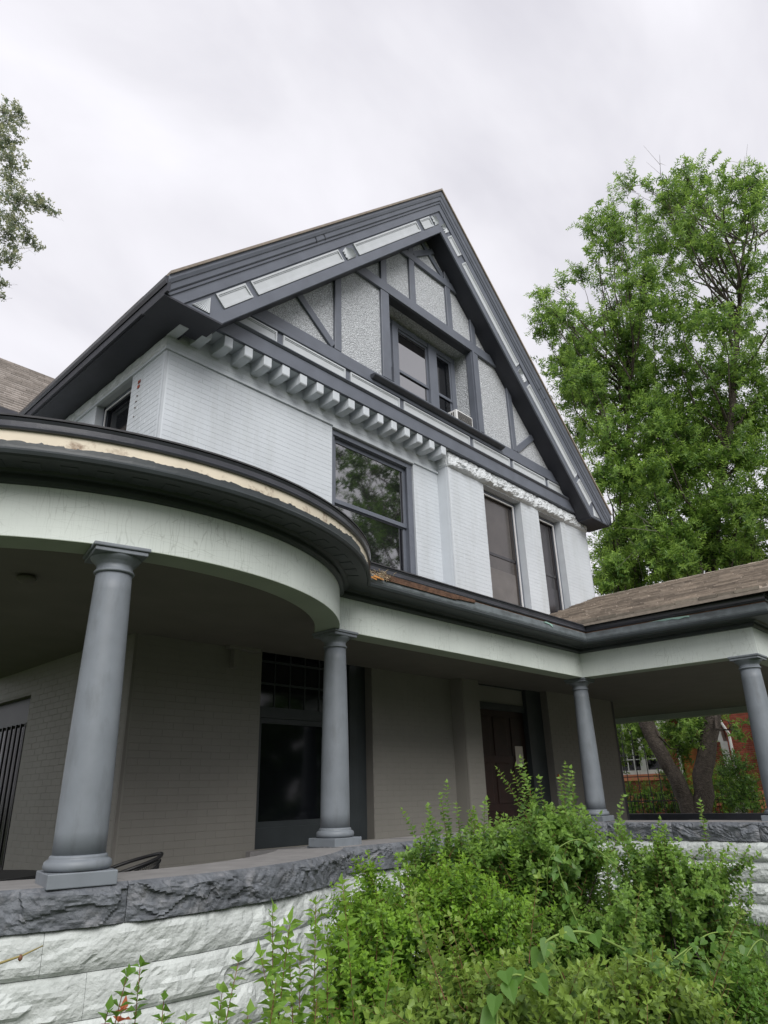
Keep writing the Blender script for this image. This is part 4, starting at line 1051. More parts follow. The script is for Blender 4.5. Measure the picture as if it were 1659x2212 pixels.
def shoots(starts, dirs, lens, step, leaf_l, leaf_w, r, up=0.15, bend=0.15, spread=0.9, droop=0.0, jitter=0.25, pairs=2, simple=False):
    """leaves along curved shoots; returns leaf arrays and stem polylines"""
    S = np.array(starts, float); D = unit(np.array(dirs, float)); Ls = np.array(lens, float)
    N = len(S); n = np.maximum(3, (Ls / step).astype(int)); nm = int(n.max())
    w = r.normal(0, bend, (N, 3)); p = S.copy(); d = D.copy(); line = [p.copy()]
    ax = unit(np.cross(d, r.normal(0, 1, (N, 3)))); ph = r.random(N) * 6
    PP, DD, NN, LL, WW, TT = [], [], [], [], [], []
    for k in range(nm):
        act = k < n; t = np.minimum(1, k / n)
        d = d + w * (step / Ls)[:, None] * 1.2 + np.array([0, 0, 1.0]) * ((up - droop * t) * step / Ls)[:, None]
        d = unit(d); p = np.where(act[:, None], p + d * step, p); line.append(p.copy())
        a1 = unit(ax - d * (ax * d).sum(1, keepdims=True)); b1 = np.cross(d, a1)
        for q in range(pairs + 1):
            m = act if q < pairs else (k == n - 1)
            if not m.any(): continue
            an = ph + k * 2.4 + q * PI * 2 / pairs
            o = a1 * np.cos(an)[:, None] + b1 * np.sin(an)[:, None]
            dl = d * (1 - spread * 0.6) + o * spread + r.normal(0, jitter, (N, 3)) * 0.5 if q < pairs else d
            tt = 1 - 0.35 * t ** 2
            PP.append(p[m]); DD.append(dl[m]); NN.append((d + r.normal(0, 0.35, (N, 3)) if q < pairs else ax)[m])
            TT.append(t[m]); LL.append((leaf_l * tt * r.uniform(0.65, 1.2, N))[m]); WW.append((leaf_w * tt * r.uniform(0.7, 1.15, N))[m])
    V, F = (leaf_arrays2 if simple else leaf_arrays)(np.concatenate(PP), unit(np.concatenate(DD)), unit(np.concatenate(NN)), np.concatenate(LL), np.concatenate(WW))
    A = np.stack(line, 1)
    shoots.age = np.repeat(np.concatenate(TT), 4 if simple else 5)
    return V, F, [A[i, :n[i] + 1] for i in range(N)]
def stem_mesh(name, stems, r0, m, parent, every=1, kind='stuff', n=3, taper=0.3):
    V, F = [], []
    for ln in stems[::every]:
        pts = [ln[0], ln[len(ln) // 2], ln[-1]] if len(ln) < 14 else list(ln[::3]) + [ln[-1]]
        k = len(V); m_ = len(pts)
        for i, p in enumerate(pts):
            t = np.asarray(pts[min(i + 1, m_ - 1)]) - np.asarray(pts[max(i - 1, 0)]); t = t / (np.linalg.norm(t) + 1e-9)
            a = np.cross(t, [0.3, 0.2, 0.93]); a /= np.linalg.norm(a) + 1e-9; b = np.cross(t, a)
            rr = r0 * (1 - (1 - taper) * i / (m_ - 1))
            for j in range(n): V.append(np.asarray(p) + (a * math.cos(2 * PI * j / n) + b * math.sin(2 * PI * j / n)) * rr)
        for i in range(m_ - 1):
            for j in range(n): F.append((k + i * n + j, k + i * n + (j + 1) % n, k + (i + 1) * n + (j + 1) % n, k + (i + 1) * n + j))
    return tri_mesh(name, np.array(V), np.array(F), m, parent, kind)

def bush(name, label, lobes, n_sh, leaf, leaf_w, lm, seed, base, step=0.018, ln=(0.14, 0.34), stemm=M_STEMR, tall=0, pairs=2, outer=0.55, group=None, droop=0.0, inner=0.25):
    """lobes: (centre, radii) ellipsoids; shoots start inside and point outwards and up"""
    r = np.random.default_rng(seed)
    t = thing(name, base, label, "shrub", group)
    vol = np.array([l[1][0] * l[1][1] * l[1][2] for l in lobes]); vol = vol ** 0.7; vol /= vol.sum()
    S, D, Ls = [], [], []
    subs = []
    for li, (c, rd) in enumerate(lobes):
        for q in range(15):
            v = r.normal(0, 1, 3); v /= np.linalg.norm(v)
            if v[2] < -0.3: v[2] *= -0.7
            subs.append((li, np.array(c) + v * np.array(rd) * r.uniform(0.62, 0.98), v, min(rd) * r.uniform(0.34, 0.55)))
    sw = np.array([vol[q[0]] * q[3] for q in subs]); sw /= sw.sum()
    for k in range(n_sh):
        if r.random() < 0.24:
            c, rd = lobes[r.choice(len(lobes), p=vol)]; v = r.normal(0, 1, 3); v /= np.linalg.norm(v)
            tip = np.array(c) + v * np.array(rd) * r.uniform(0.2, 0.85)
        else:
            li, cc, v, sr = subs[r.choice(len(subs), p=sw)]; g_ = r.normal(0, 1, 3); g_ /= np.linalg.norm(g_)
            tip = cc + g_ * sr * r.random() ** 0.5; v = v + g_ * 0.5
        l = r.uniform(*ln)
        d = v * 0.8 + np.array([0, 0, 0.42]) + r.normal(0, 0.34, 3); d /= np.linalg.norm(d)
        S.append(tip - d * l); D.append(d); Ls.append(l)
    for k in range(tall):
        c, rd = lobes[r.choice(len(lobes))]
        v = r.normal(0, 1, 3) * [1, 1, 0]; v /= np.linalg.norm(v); q = r.random() ** 0.5 * 0.8
        s = np.array(c) + np.array([v[0] * rd[0] * q, v[1] * rd[1] * q, rd[2] * 0.45])
        d = np.array([v[0] * 0.25, v[1] * 0.25, 1]) + r.normal(0, 0.15, 3); S.append(s); D.append(d); Ls.append(r.uniform(0.3, 0.55) * rd[2] / 0.45)
    V, F, st = shoots(S, D, Ls, step, leaf, leaf_w, r, pairs=pairs, droop=droop)
    tri_mesh("foliage", V, F, lm, t, 'stuff', age=shoots.age)
    stem_mesh("twigs", st, 0.0022, stemm, t, every=2)
    # woody limbs from the ground
    wl = []
    for k in range(16):
        c, rd = lobes[k % len(lobes)]
        p0 = np.array([base[0], base[1], G0]) + r.normal(0, 0.12, 3) * [1, 1, 0]
        p2 = np.array(c) + np.clip(r.normal(0, 0.35, 3), -0.6, 0.5) * np.array(rd)
        mid = (p0 + p2) / 2 + r.normal(0, 0.08, 3)
        wl.append([p0, mid, p2])
    stem_mesh("stems", wl, 0.012, M_BARK, t, n=5)
    return t

# --- shrubs in front of the porch wall (positions in metres)
bush("boxwood_shrub", "dense bright green small-leaved shrub, left mound before the porch wall",
     [((0.04, -3.08, 0.00), (0.48, 0.45, 0.30)), ((-0.22, -3.12, -0.16), (0.26, 0.30, 0.30)), ((0.25, -3.40, -0.06), (0.38, 0.36, 0.34)), ((-0.05, -3.35, -0.45), (0.68, 0.5, 0.45))],
     2700, 0.036, 0.023, L_BOX, 201, (-0.05, -3.15, G0), ln=(0.10, 0.26), tall=8)
bush("round_leaf_shrub", "tallest shrub with round leaves and thin upright sprigs before the front door",
     [((0.80, -3.22, 0.16), (0.42, 0.40, 0.34)), ((1.02, -3.52, 0.28), (0.32, 0.32, 0.32)), ((0.50, -3.00, 0.17), (0.30, 0.30, 0.24)), ((0.95, -3.45, -0.35), (0.55, 0.5, 0.6))],
     1800, 0.039, 0.032, L_ROUND, 202, (0.85, -3.35, G0), step=0.021, ln=(0.16, 0.40), tall=40)
bush("spreading_shrub", "loose spreading shrub, right mound before the white stone wing wall",
     [((1.25, -4.02, 0.06), (0.45, 0.42, 0.29)), ((1.02, -3.85, -0.12), (0.45, 0.40, 0.32)), ((1.50, -4.12, -0.22), (0.28, 0.30, 0.22)), ((1.3, -4.1, -0.5), (0.6, 0.5, 0.4))],
     1900, 0.037, 0.029, L_ROUND, 203, (1.25, -4.0, G0), step=0.019, ln=(0.14, 0.36), tall=24)
bush("olive_shrub", "nearest olive green shrub along the bottom edge with reddish stems",
     [((-0.90, -4.30, -0.20), (0.25, 0.26, 0.19)), ((-0.92, -4.35, -0.06), (0.42, 0.34, 0.26)), ((-0.55, -4.62, -0.10), (0.40, 0.34, 0.24)), ((-0.72, -4.52, -0.42), (0.55, 0.45, 0.32))],
     2000, 0.038, 0.024, L_OLIVE, 204, (-0.95, -4.35, G0), step=0.019, ln=(0.14, 0.34), tall=20)
bush("dark_shrub", "dark green low shrub at the bottom right, tangled with vines",
     [((0.35, -4.45, -0.36), (0.45, 0.40, 0.26)), ((0.80, -4.75, -0.36), (0.45, 0.40, 0.26)), ((1.40, -4.9, -0.36), (0.5, 0.4, 0.26)), ((0.7, -4.6, -0.6), (0.9, 0.6, 0.3))],
     2300, 0.037, 0.023, L_DARK, 205, (0.65, -4.6, G0), step=0.019, ln=(0.12, 0.32), tall=8)

def sprig(x, y, h, seed, lm, label, leaf=0.03, w=0.02, nst=3, lean=0.1, spread_=0.06):
    r = np.random.default_rng(seed)
    t = thing("young_sprig", (x, y, G0), label, "plant")
    S = []; D = []; Ls = []
    for k in range(nst):
        s = np.array([x + r.normal(0, spread_), y + r.normal(0, spread_), G0]); S.append(s)
        d = np.array([r.normal(0, lean), r.normal(0, lean), 1.0]); D.append(d); Ls.append(h * (1 if k == 0 else r.uniform(0.86, 0.995)))
    V, F, st = shoots(S, D, Ls, 0.022, leaf, w, r, up=0.0, bend=0.12, spread=0.95, pairs=2)
    tri_mesh("leaves", V, F, lm, t, 'stuff', age=shoots.age)
    stem_mesh("stems", st, 0.0035, M_STEMR, t, n=4)
    return t
sprig(-2.04, -3.88, 1.13, 302, L_RED, "reddish-leaved sprig at the far left before the white stones", 0.075, 0.044, 5)
sprig(-1.97, -3.85, 1.18, 301, L_DARK, "thin upright dark sprig close beside the reddish sprig", 0.048, 0.038, 6)
sprig(-1.90, -3.83, 1.20, 303, L_DARK, "dark sprig with paired leaves between thin sprig and lone sprig", 0.056, 0.042, 5)
sprig(-1.74, -3.69, 1.19, 307, L_DARK, "single slim sprig standing free against the white stones", 0.044, 0.032, 1)
sprig(-1.68, -3.94, 1.20, 304, L_ROUND, "leafy round-leaved sprig left of the olive shrub, bending right", 0.054, 0.046, 9)
sprig(-1.22, -3.80, 1.32, 305, L_VINE, "tall pale green sprig with broad leaves beside the olive shrub", 0.072, 0.048, 9, spread_=0.09)
sprig(-1.38, -4.10, 1.12, 306, L_OLIVE, "short olive sprig at the bottom between dark sprig and olive shrub", 0.046, 0.03, 10, spread_=0.10)

# heart-shaped vine leaves, each its own piece
def heart(size):
    pts = [(0, 0), (0.28, -0.12), (0.48, 0.05), (0.46, 0.32), (0.25, 0.68), (0, 1.05), (-0.25, 0.68), (-0.46, 0.32), (-0.48, 0.05), (-0.28, -0.12)]
    V = [(p[0] * size, p[1] * size, 0.10 * size * abs(p[0]) * 2) for p in pts] + [(0, 0.42 * size, -0.02 * size)]
    F = [(i, (i + 1) % 10, 10) for i in range(10)]
    d = bpy.data.meshes.new("vine_leaf"); d.from_pydata(V, [], F); d.materials.append(L_VINE); d.update(); return d
HM = [heart(0.030), heart(0.040), heart(0.052)]
def vine(path, n, label, seed, size=None, r_=0.003):
    r = random.Random(seed)
    pts = [Vector(p) + (CAM - Vector(p)).normalized() * 0.17 for p in path]
    t = thing("vine", pts[0], label, "vine")
    # smooth path
    fine = []
    for i in range(len(pts) - 1):
        p0 = pts[max(i - 1, 0)]; p1 = pts[i]; p2 = pts[i + 1]; p3 = pts[min(i + 2, len(pts) - 1)]
        for k in range(8):
            u = k / 8
            fine.append(0.5 * ((2 * p1) + (p2 - p0) * u + (2 * p0 - 5 * p1 + 4 * p2 - p3) * u * u + (-p0 + 3 * p1 - 3 * p2 + p3) * u ** 3))
    fine.append(pts[-1])
    MB().tube(fine, r_, 5).build("stem", M_STEMG, t, True)
    for k in range(n):
        p = fine[int((k + 0.5) / n * (len(fine) - 1))]
        o = bpy.data.objects.new("leaf", HM[r.randrange(3)] if size is None else HM[size]); link(o, t)
        o.location = p - t.location + Vector((r.uniform(-.02, .02), r.uniform(-.02, .02), r.uniform(-.01, .015)))
        toc = (CAM - p).normalized() + Vector((r.uniform(-.6, .6), r.uniform(-.6, .6), r.uniform(0.1, .9)))
        o.rotation_mode = 'QUATERNION'
        q = toc.normalized().to_track_quat('Z', 'Y'); 
        from mathutils import Quaternion
        o.rotation_quaternion = q @ Quaternion((0, 0, 1), PI + r.uniform(-0.9, 0.9))
    return t
vine([(-0.50, -4.40, -0.30), (-0.62, -4.42, 0.02), (-0.72, -4.42, 0.14), (-0.60, -4.50, 0.17), (-0.42, -4.60, 0.08), (-0.30, -4.72, 0.00)], 10, "bright arching vine across the middle of the front shrubs", 1, 2, 0.004)
vine([(-1.05, -4.45, -0.25), (-1.0, -4.42, 0.02), (-0.95, -4.45, 0.10), (-0.86, -4.5, 0.06)], 8, "heart-leaved vine over the olive shrub", 2, 2)
vine([(0.62, -3.62, 0.10), (0.55, -3.70, 0.28), (0.66, -3.78, 0.36), (0.78, -3.82, 0.33), (0.90, -3.9, 0.22)], 9, "yellow-green vine looping over the top of the tallest shrub", 3, 0)
vine([(0.56, -3.72, 0.30), (0.58, -3.74, 0.18), (0.60, -3.76, 0.06), (0.62, -3.8, -0.06)], 8, "hanging string of vine leaves below the looping vine", 4, 1)
vine([(0.20, -4.35, -0.10), (0.32, -4.45, -0.02), (0.50, -4.50, 0.02), (0.70, -4.60, 0.0)], 12, "leafy vine trailing over the dark shrub on the right", 5, 0)
vine([(0.05, -4.30, -0.25), (0.10, -4.40, -0.08), (0.16, -4.50, -0.12), (0.30, -4.55, -0.22)], 12, "low vine winding through the shrubs at the bottom right", 6, 1)
for i in range(9):
    rr = random.Random(50 + i)
    x = 0.35 + i * 0.13; y = -4.15 - i * 0.09
    vine([(x, y, -0.32), (x + rr.uniform(-.08, .08), y - 0.1, -0.12), (x + rr.uniform(0, .15), y - 0.15, -0.05), (x + rr.uniform(.05, .25), y - 0.2, -0.12)], 8, ["first", "second", "third", "fourth", "fifth", "sixth", "seventh", "eighth", "ninth"][i] + " small vine from the left over the dark right-hand shrub", 70 + i)

# --- trees
def tree(name, label, base, trunks, tips, n_leaf_twigs, leaf_l, leaf_w, lm, seed, ls=1.0, twig=(0.5, 1.0), step=0.07, pairs=3, bark=M_BARK, droop=0.5, dead=0):
    """trunks: list of polylines with radii; tips: list of (centre, radii, weight) crown clumps the limbs reach"""
    r = np.random.default_rng(seed)
    t = thing(name, base, label, "tree")
    tk = MB(); nodes = []
    for (pts, rad) in trunks:
        f_ = []; rr = []
        for i in range(len(pts) - 1):
            for k in range(5):
                u = k / 5; p = Vector(pts[i]).lerp(Vector(pts[i + 1]), u)
                p += Vector(r.normal(0, 0.05, 3) * min(1.0, rad[i] * 3)); f_.append(p); rr.append(rad[i] + (rad[i + 1] - rad[i]) * u)
        f_.append(Vector(pts[-1])); rr.append(rad[-1])
        tk.tube(f_, rr, 12); nodes += [(np.array(p), q) for p, q in zip(f_, rr) if p.z > base[2] + 3.5]
    tk.build("trunk", bark, t, True)
    NP = np.array([n[0] for n in nodes]); NR = np.array([n[1] for n in nodes])
    br = MB(); S = []; D = []; Ls = []
    w = np.array([x[2] for x in tips], float); w /= w.sum()
    ends = []
    for (c, rd, wt) in tips:
        c = np.array(c)
        cand = np.argmin(np.linalg.norm((NP - c + np.array([0, 0, 3.2])) , axis=1)); a = NP[cand]
        k1 = a + (c - a) * 0.5 + r.normal(0, 0.25, 3) - np.array([0, 0, 0.3])
        lf = ls; ls_ = ls; ls = ls * min(1.0, 3.2 / (np.linalg.norm(c - a) + 0.1))
        br.tube([a, (a + k1) / 2 + r.normal(0, .1, 3), k1, (k1 + c) / 2 + r.normal(0, .12, 3), c], [min(0.08, NR[cand] * 0.6) * ls, 0.055 * ls, 0.038 * ls, 0.020 * ls, 0.008 * ls], 6)
        for q in range(7):
            v = r.normal(0, 1, 3); v /= np.linalg.norm(v); e_ = c + v * np.array(rd) * 0.85
            br.tube([k1 + (c - k1) * r.uniform(0.6, 1), (c + e_) / 2 + r.normal(0, .1, 3), e_], [0.016 * ls, 0.010 * ls, 0.004 * ls], 4)
            ends.append((c, e_))
        ls = ls_
    per = (w * n_leaf_twigs).astype(int) + 1
    for (c, rd, wt), n in zip(tips, per):
        c = np.array(c); rd = np.array(rd)
        for k in range(n):
            v = r.normal(0, 1, 3); v /= np.linalg.norm(v); rho = r.random() ** 0.5 * 1.15 * (1.45 if r.random() < 0.16 else 1)
            p = c + v * rd * [1, 1, 1.25] * rho
            d = v * 0.7 + np.array([0, 0, 0.35]) + r.normal(0, 0.45, 3)
            l = r.uniform(*twig); S.append(p - d / np.linalg.norm(d) * l * 0.6); D.append(d); Ls.append(l)
    V, F, st = shoots(S, D, Ls, step, leaf_l, leaf_w, r, up=0.0, droop=droop, bend=0.35, spread=0.95, jitter=0.5, pairs=pairs, simple=True)
    tri_mesh("crown", V, F, lm, t, 'stuff', age=shoots.age)
    stem_mesh("twigs", st, 0.010, bark, t, every=4)
    br.build("limbs", bark, t, kind='stuff')
    if dead:
        db = MB()
        for k in range(dead):
            c, rd, _ = tips[r.integers(len(tips))]; c = np.array(c)
            p = c + r.normal(0, 0.5, 3) * np.array(rd); v = r.normal(0, 1, 3) + [0, 0.2, 0.1]; v /= np.linalg.norm(v)
            q = p + v * r.uniform(0.8, 1.8)
            db.tube([p, (p + q) / 2 + r.normal(0, .12, 3), q], [0.016, 0.011, 0.004], 4)
            for z in range(3):
                a = p + (q - p) * r.uniform(0.3, 0.9); b = a + (v + r.normal(0, 0.7, 3)) * r.uniform(0.3, 0.7)
                db.tube([a, b], [0.008, 0.003], 3)
        db.build("bare_twigs", M_BARKL, t, kind='stuff')
    return t
# crown clumps: centre, radii, weight (metres)
BIG=[((22.24,1.93,26.08),(0.62,0.62,0.53),0.38), ((18.90,1.44,21.59),(0.83,0.83,0.72),0.69), ((19.48,2.73,22.24),(0.71,0.71,0.61),0.50), ((19.49,2.17,21.08),(0.65,0.65,0.56),0.42), ((20.38,3.95,21.26),(0.60,0.60,0.52),0.36), ((22.32,-1.05,24.19),(0.88,0.88,0.76),0.78), ((19.45,-2.50,20.52),(0.83,0.83,0.71),0.68), ((20.19,-3.14,20.28),(0.83,0.83,0.71),0.68), ((20.34,-0.26,22.26),(0.56,0.56,0.48),0.31), ((22.84,-0.65,23.14),(0.97,0.97,0.84),0.95), ((22.29,-2.08,21.15),(1.08,1.08,0.93),1.17), ((21.05,1.05,21.05),(0.82,0.82,0.71),0.67), ((21.99,2.60,21.41),(0.91,0.91,0.79),0.83), ((19.96,1.45,18.42),(0.78,0.78,0.67),0.60), ((21.99,0.22,21.45),(0.93,0.93,0.80),0.87), ((20.04,-1.17,18.61),(1.01,1.01,0.87),1.02), ((20.29,-2.29,17.48),(0.97,0.97,0.84),0.94), ((22.26,1.02,20.16),(1.04,1.04,0.90),1.08), ((20.08,5.65,20.98),(0.49,0.49,0.42),0.24), ((19.56,4.95,19.29),(0.76,0.76,0.65),0.57), ((17.57,4.77,17.37),(0.55,0.55,0.47),0.30), ((18.67,3.92,17.50),(0.83,0.83,0.71),0.68), ((21.20,4.23,18.37),(1.02,1.02,0.88),1.04), ((19.81,2.62,18.20),(0.55,0.55,0.48),0.31), ((18.32,1.91,16.03),(0.80,0.80,0.69),0.64), ((19.46,0.87,16.74),(1.03,1.03,0.89),1.07), ((21.20,-0.08,17.16),(1.18,1.18,1.01),1.38), ((22.52,-1.09,16.83),(1.18,1.18,1.02),1.40), ((19.00,4.55,16.41),(0.95,0.95,0.82),0.90), ((18.68,3.24,15.05),(1.01,1.01,0.87),1.02), ((21.27,2.58,16.33),(1.20,1.20,1.03),1.44), ((19.85,0.67,14.54),(1.15,1.15,0.99),1.32), ((20.00,-0.62,13.99),(1.07,1.07,0.92),1.15), ((21.42,-1.38,13.87),(1.06,1.06,0.91),1.12), ((19.23,4.63,15.20),(0.82,0.82,0.71),0.68), ((20.81,4.52,15.17),(1.14,1.14,0.98),1.30), ((19.84,2.52,13.79),(1.19,1.19,1.03),1.41), ((21.01,1.46,13.64),(1.19,1.19,1.03),1.42), ((20.66,-0.10,12.58),(1.08,1.08,0.93),1.17), ((21.73,-0.93,12.24),(1.05,1.05,0.91),1.10), ((20.66,5.20,13.85),(0.81,0.81,0.70),0.65), ((18.13,2.97,11.85),(0.91,0.91,0.78),0.82), ((21.60,2.84,12.80),(1.20,1.20,1.03),1.43), ((22.06,1.51,12.29),(1.20,1.20,1.04),1.45), ((20.33,-0.39,10.81),(1.00,1.00,0.86),1.00), ((17.66,3.12,10.38),(0.64,0.64,0.55),0.41), ((19.73,2.88,10.48),(1.00,1.00,0.86),0.99), ((20.99,1.91,10.38),(1.11,1.11,0.96),1.24), ((19.51,0.22,9.09),(0.97,0.97,0.83),0.93), ((19.68,-0.75,8.56),(0.78,0.78,0.67),0.61), ((19.17,3.25,9.09),(0.83,0.83,0.72),0.69), ((20.84,4.79,9.04),(0.71,0.71,0.62),0.51), ((20.40,2.70,8.86),(0.95,0.95,0.82),0.90), ((21.18,1.61,8.53),(0.94,0.94,0.81),0.88), ((21.09,0.33,7.93),(0.73,0.73,0.63),0.53), ((20.14,4.16,7.77),(0.64,0.64,0.55),0.41), ((19.69,2.74,7.78),(0.71,0.71,0.61),0.51), ((19.19,4.54,7.36),(0.45,0.45,0.39),0.21), ((19.82,-3.50,16.00),(1.15,1.15,0.99),1.32), ((23.30,-2.56,14.49),(1.45,1.45,1.25),2.11), ((19.90,-2.17,9.73),(1.08,1.08,0.93),1.16), ((22.70,-3.72,21.65),(0.96,0.96,0.83),0.93), ((21.62,-1.20,7.99),(0.81,0.81,0.70),0.65), ((20.70,3.61,2.16),(0.42,0.42,0.37),0.18), ((19.97,3.04,1.68),(0.34,0.34,0.30),0.12), ((19.65,4.05,2.36),(0.39,0.39,0.33),0.15), ((19.42,2.38,2.16),(0.39,0.39,0.34),0.15), ((18.76,1.03,2.09),(0.23,0.23,0.20),0.05), ((21.23,0.45,22.41),(0.70,0.70,0.61),0.49), ((21.40,-0.53,22.83),(0.69,0.69,0.60),0.48), ((20.18,-0.30,23.02),(0.40,0.40,0.34),0.16), ((22.18,1.38,23.49),(0.61,0.61,0.53),0.37), ((21.23,4.17,8.81),(0.63,0.63,0.55),0.40), ((19.58,2.21,7.20),(0.63,0.63,0.54),0.39), ((20.18,1.65,7.35),(0.63,0.63,0.54),0.40), ((19.48,0.54,7.24),(0.63,0.63,0.54),0.40), ((21.65,0.27,7.82),(0.61,0.61,0.52),0.37), ((18.33,3.49,6.61),(0.39,0.39,0.34),0.15), ((19.02,3.13,6.86),(0.46,0.46,0.40),0.22)]
BIG += [((20.04,0.45,23.14),(0.29,0.29,0.25),0.08), ((17.58,0.27,20.34),(0.31,0.31,0.26),0.09), ((19.36,2.00,21.82),(0.47,0.47,0.41),0.22), ((18.49,1.44,20.69),(0.44,0.44,0.38),0.19), ((17.18,1.88,18.65),(0.34,0.34,0.29),0.11), ((19.16,1.80,20.05),(0.44,0.44,0.38),0.20), ((18.59,1.36,20.13),(0.35,0.35,0.30),0.12), ((18.83,2.44,18.94),(0.42,0.42,0.36),0.17), ((17.13,3.37,18.27),(0.29,0.29,0.25),0.08), ((18.46,-1.23,20.55),(0.39,0.39,0.33),0.15), ((17.95,-1.76,19.36),(0.46,0.46,0.40),0.21), ((17.92,-1.35,20.94),(0.34,0.34,0.29),0.11), ((19.39,-3.05,20.09),(0.49,0.49,0.43),0.24), ((19.01,-2.92,18.87),(0.53,0.53,0.45),0.28), ((17.61,-0.93,18.58),(0.38,0.38,0.33),0.15), ((17.98,-0.80,20.44),(0.26,0.26,0.23),0.07), ((18.93,-0.94,19.46),(0.50,0.50,0.43),0.25), ((17.76,-1.76,17.70),(0.51,0.51,0.44),0.27), ((17.15,0.23,17.04),(0.42,0.42,0.36),0.17), ((19.21,0.15,19.92),(0.43,0.43,0.37),0.18), ((17.18,0.93,16.80),(0.44,0.44,0.38),0.19), ((18.29,0.66,17.58),(0.51,0.51,0.44),0.26), ((19.57,1.77,18.00),(0.40,0.40,0.35),0.16), ((17.29,0.57,15.80),(0.50,0.50,0.43),0.25), ((18.66,-1.01,18.25),(0.54,0.54,0.46),0.29), ((18.07,-1.05,18.94),(0.42,0.42,0.36),0.18), ((17.88,4.68,18.71),(0.35,0.35,0.30),0.12), ((17.30,4.00,17.54),(0.37,0.37,0.32),0.14), ((16.36,2.94,16.17),(0.42,0.42,0.36),0.18), ((17.97,4.27,17.27),(0.42,0.42,0.36),0.17), ((19.13,2.86,17.47),(0.45,0.45,0.39),0.20), ((18.36,3.65,16.14),(0.56,0.56,0.48),0.31), ((17.30,1.76,16.02),(0.39,0.39,0.33),0.15), ((19.73,1.78,16.83),(0.58,0.58,0.50),0.34), ((18.72,1.85,15.77),(0.58,0.58,0.50),0.34), ((18.39,-0.09,15.44),(0.62,0.62,0.53),0.38), ((17.82,-1.45,14.31),(0.60,0.60,0.52),0.36), ((17.64,3.36,14.91),(0.57,0.57,0.49),0.32), ((16.25,3.15,13.65),(0.47,0.47,0.40),0.22), ((16.62,2.70,13.59),(0.50,0.50,0.43),0.25), ((18.12,3.19,13.83),(0.61,0.61,0.52),0.37), ((18.93,1.91,13.94),(0.68,0.68,0.58),0.46), ((18.68,1.42,12.76),(0.67,0.67,0.58),0.45), ((18.21,1.24,11.54),(0.64,0.64,0.55),0.41), ((19.55,0.86,11.89),(0.67,0.67,0.58),0.45), ((19.47,1.33,11.27),(0.66,0.66,0.57),0.44), ((16.86,1.34,9.63),(0.56,0.56,0.48),0.31), ((19.21,0.93,10.59),(0.64,0.64,0.55),0.41), ((18.67,3.07,10.60),(0.50,0.50,0.43),0.25), ((18.55,1.68,9.48),(0.59,0.59,0.51),0.35), ((18.63,-0.41,8.47),(0.51,0.51,0.44),0.26), ((19.37,0.81,8.40),(0.56,0.56,0.48),0.31), ((17.52,-0.92,7.31),(0.37,0.37,0.32),0.14), ((18.85,3.38,8.79),(0.45,0.45,0.39),0.20), ((18.16,2.15,8.41),(0.50,0.50,0.43),0.25), ((18.21,2.42,8.05),(0.44,0.44,0.38),0.20), ((18.10,3.33,7.57),(0.37,0.37,0.32),0.14), ((17.50,3.22,7.22),(0.30,0.30,0.26),0.09), ((17.76,1.14,7.64),(0.50,0.50,0.43),0.25), ((17.35,1.86,7.49),(0.45,0.45,0.39),0.20), ((17.23,1.45,6.93),(0.42,0.42,0.36),0.18), ((16.97,0.83,6.60),(0.41,0.41,0.35),0.16), ((19.46,1.34,7.50),(0.45,0.45,0.39),0.21), ((18.73,4.18,7.23),(0.32,0.32,0.28),0.10), ((18.20,3.27,6.93),(0.30,0.30,0.26),0.09), ((17.67,1.48,6.85),(0.37,0.37,0.32),0.14), ((18.02,1.35,7.32),(0.38,0.38,0.32),0.14), ((18.72,2.99,7.22),(0.33,0.33,0.29),0.11), ((17.53,3.21,7.11),(0.29,0.29,0.25),0.09), ((17.14,3.45,6.56),(0.24,0.24,0.21),0.06), ((18.36,3.59,6.87),(0.27,0.27,0.23),0.07), ((18.20,-0.62,19.96),(0.37,0.37,0.32),0.14), ((17.70,-0.67,20.11),(0.26,0.26,0.23),0.07), ((17.39,2.93,7.01),(0.28,0.28,0.24),0.08), ((18.87,3.18,7.38),(0.32,0.32,0.27),0.10), ((19.71,1.91,7.55),(0.38,0.38,0.33),0.15), ((17.98,-0.41,6.82),(0.34,0.34,0.29),0.11)]
LEFT=[((0.78,14.42,22.34),(0.44,0.44,0.38),0.19), ((0.81,13.24,21.39),(0.21,0.21,0.18),0.04), ((0.86,14.19,21.04),(0.40,0.40,0.34),0.16), ((0.86,13.26,19.38),(0.35,0.35,0.30),0.12), ((1.25,13.35,19.76),(0.12,0.12,0.10),0.01), ((1.21,14.34,19.65),(0.35,0.35,0.30),0.12), ((1.24,13.17,18.06),(0.37,0.37,0.32),0.14), ((1.84,13.73,18.80),(0.30,0.30,0.26),0.09), ((2.21,13.33,18.42),(0.19,0.19,0.17),0.04), ((2.73,14.33,19.30),(0.13,0.13,0.11),0.02), ((1.52,14.24,18.15),(0.39,0.39,0.33),0.15), ((1.37,13.44,16.75),(0.34,0.34,0.29),0.12), ((2.17,14.47,17.91),(0.26,0.26,0.22),0.07), ((2.31,13.82,17.23),(0.13,0.13,0.12),0.02), ((1.43,13.20,15.84),(0.24,0.24,0.20),0.06), ((1.46,13.42,15.00),(0.14,0.14,0.12),0.02), ((1.78,14.26,15.19),(0.11,0.11,0.10),0.01), ((0.36,14.80,21.18),(0.62,0.62,0.53),0.38), ((0.42,13.20,17.02),(0.69,0.69,0.59),0.47), ((1.01,14.01,16.01),(0.56,0.56,0.49),0.32)]

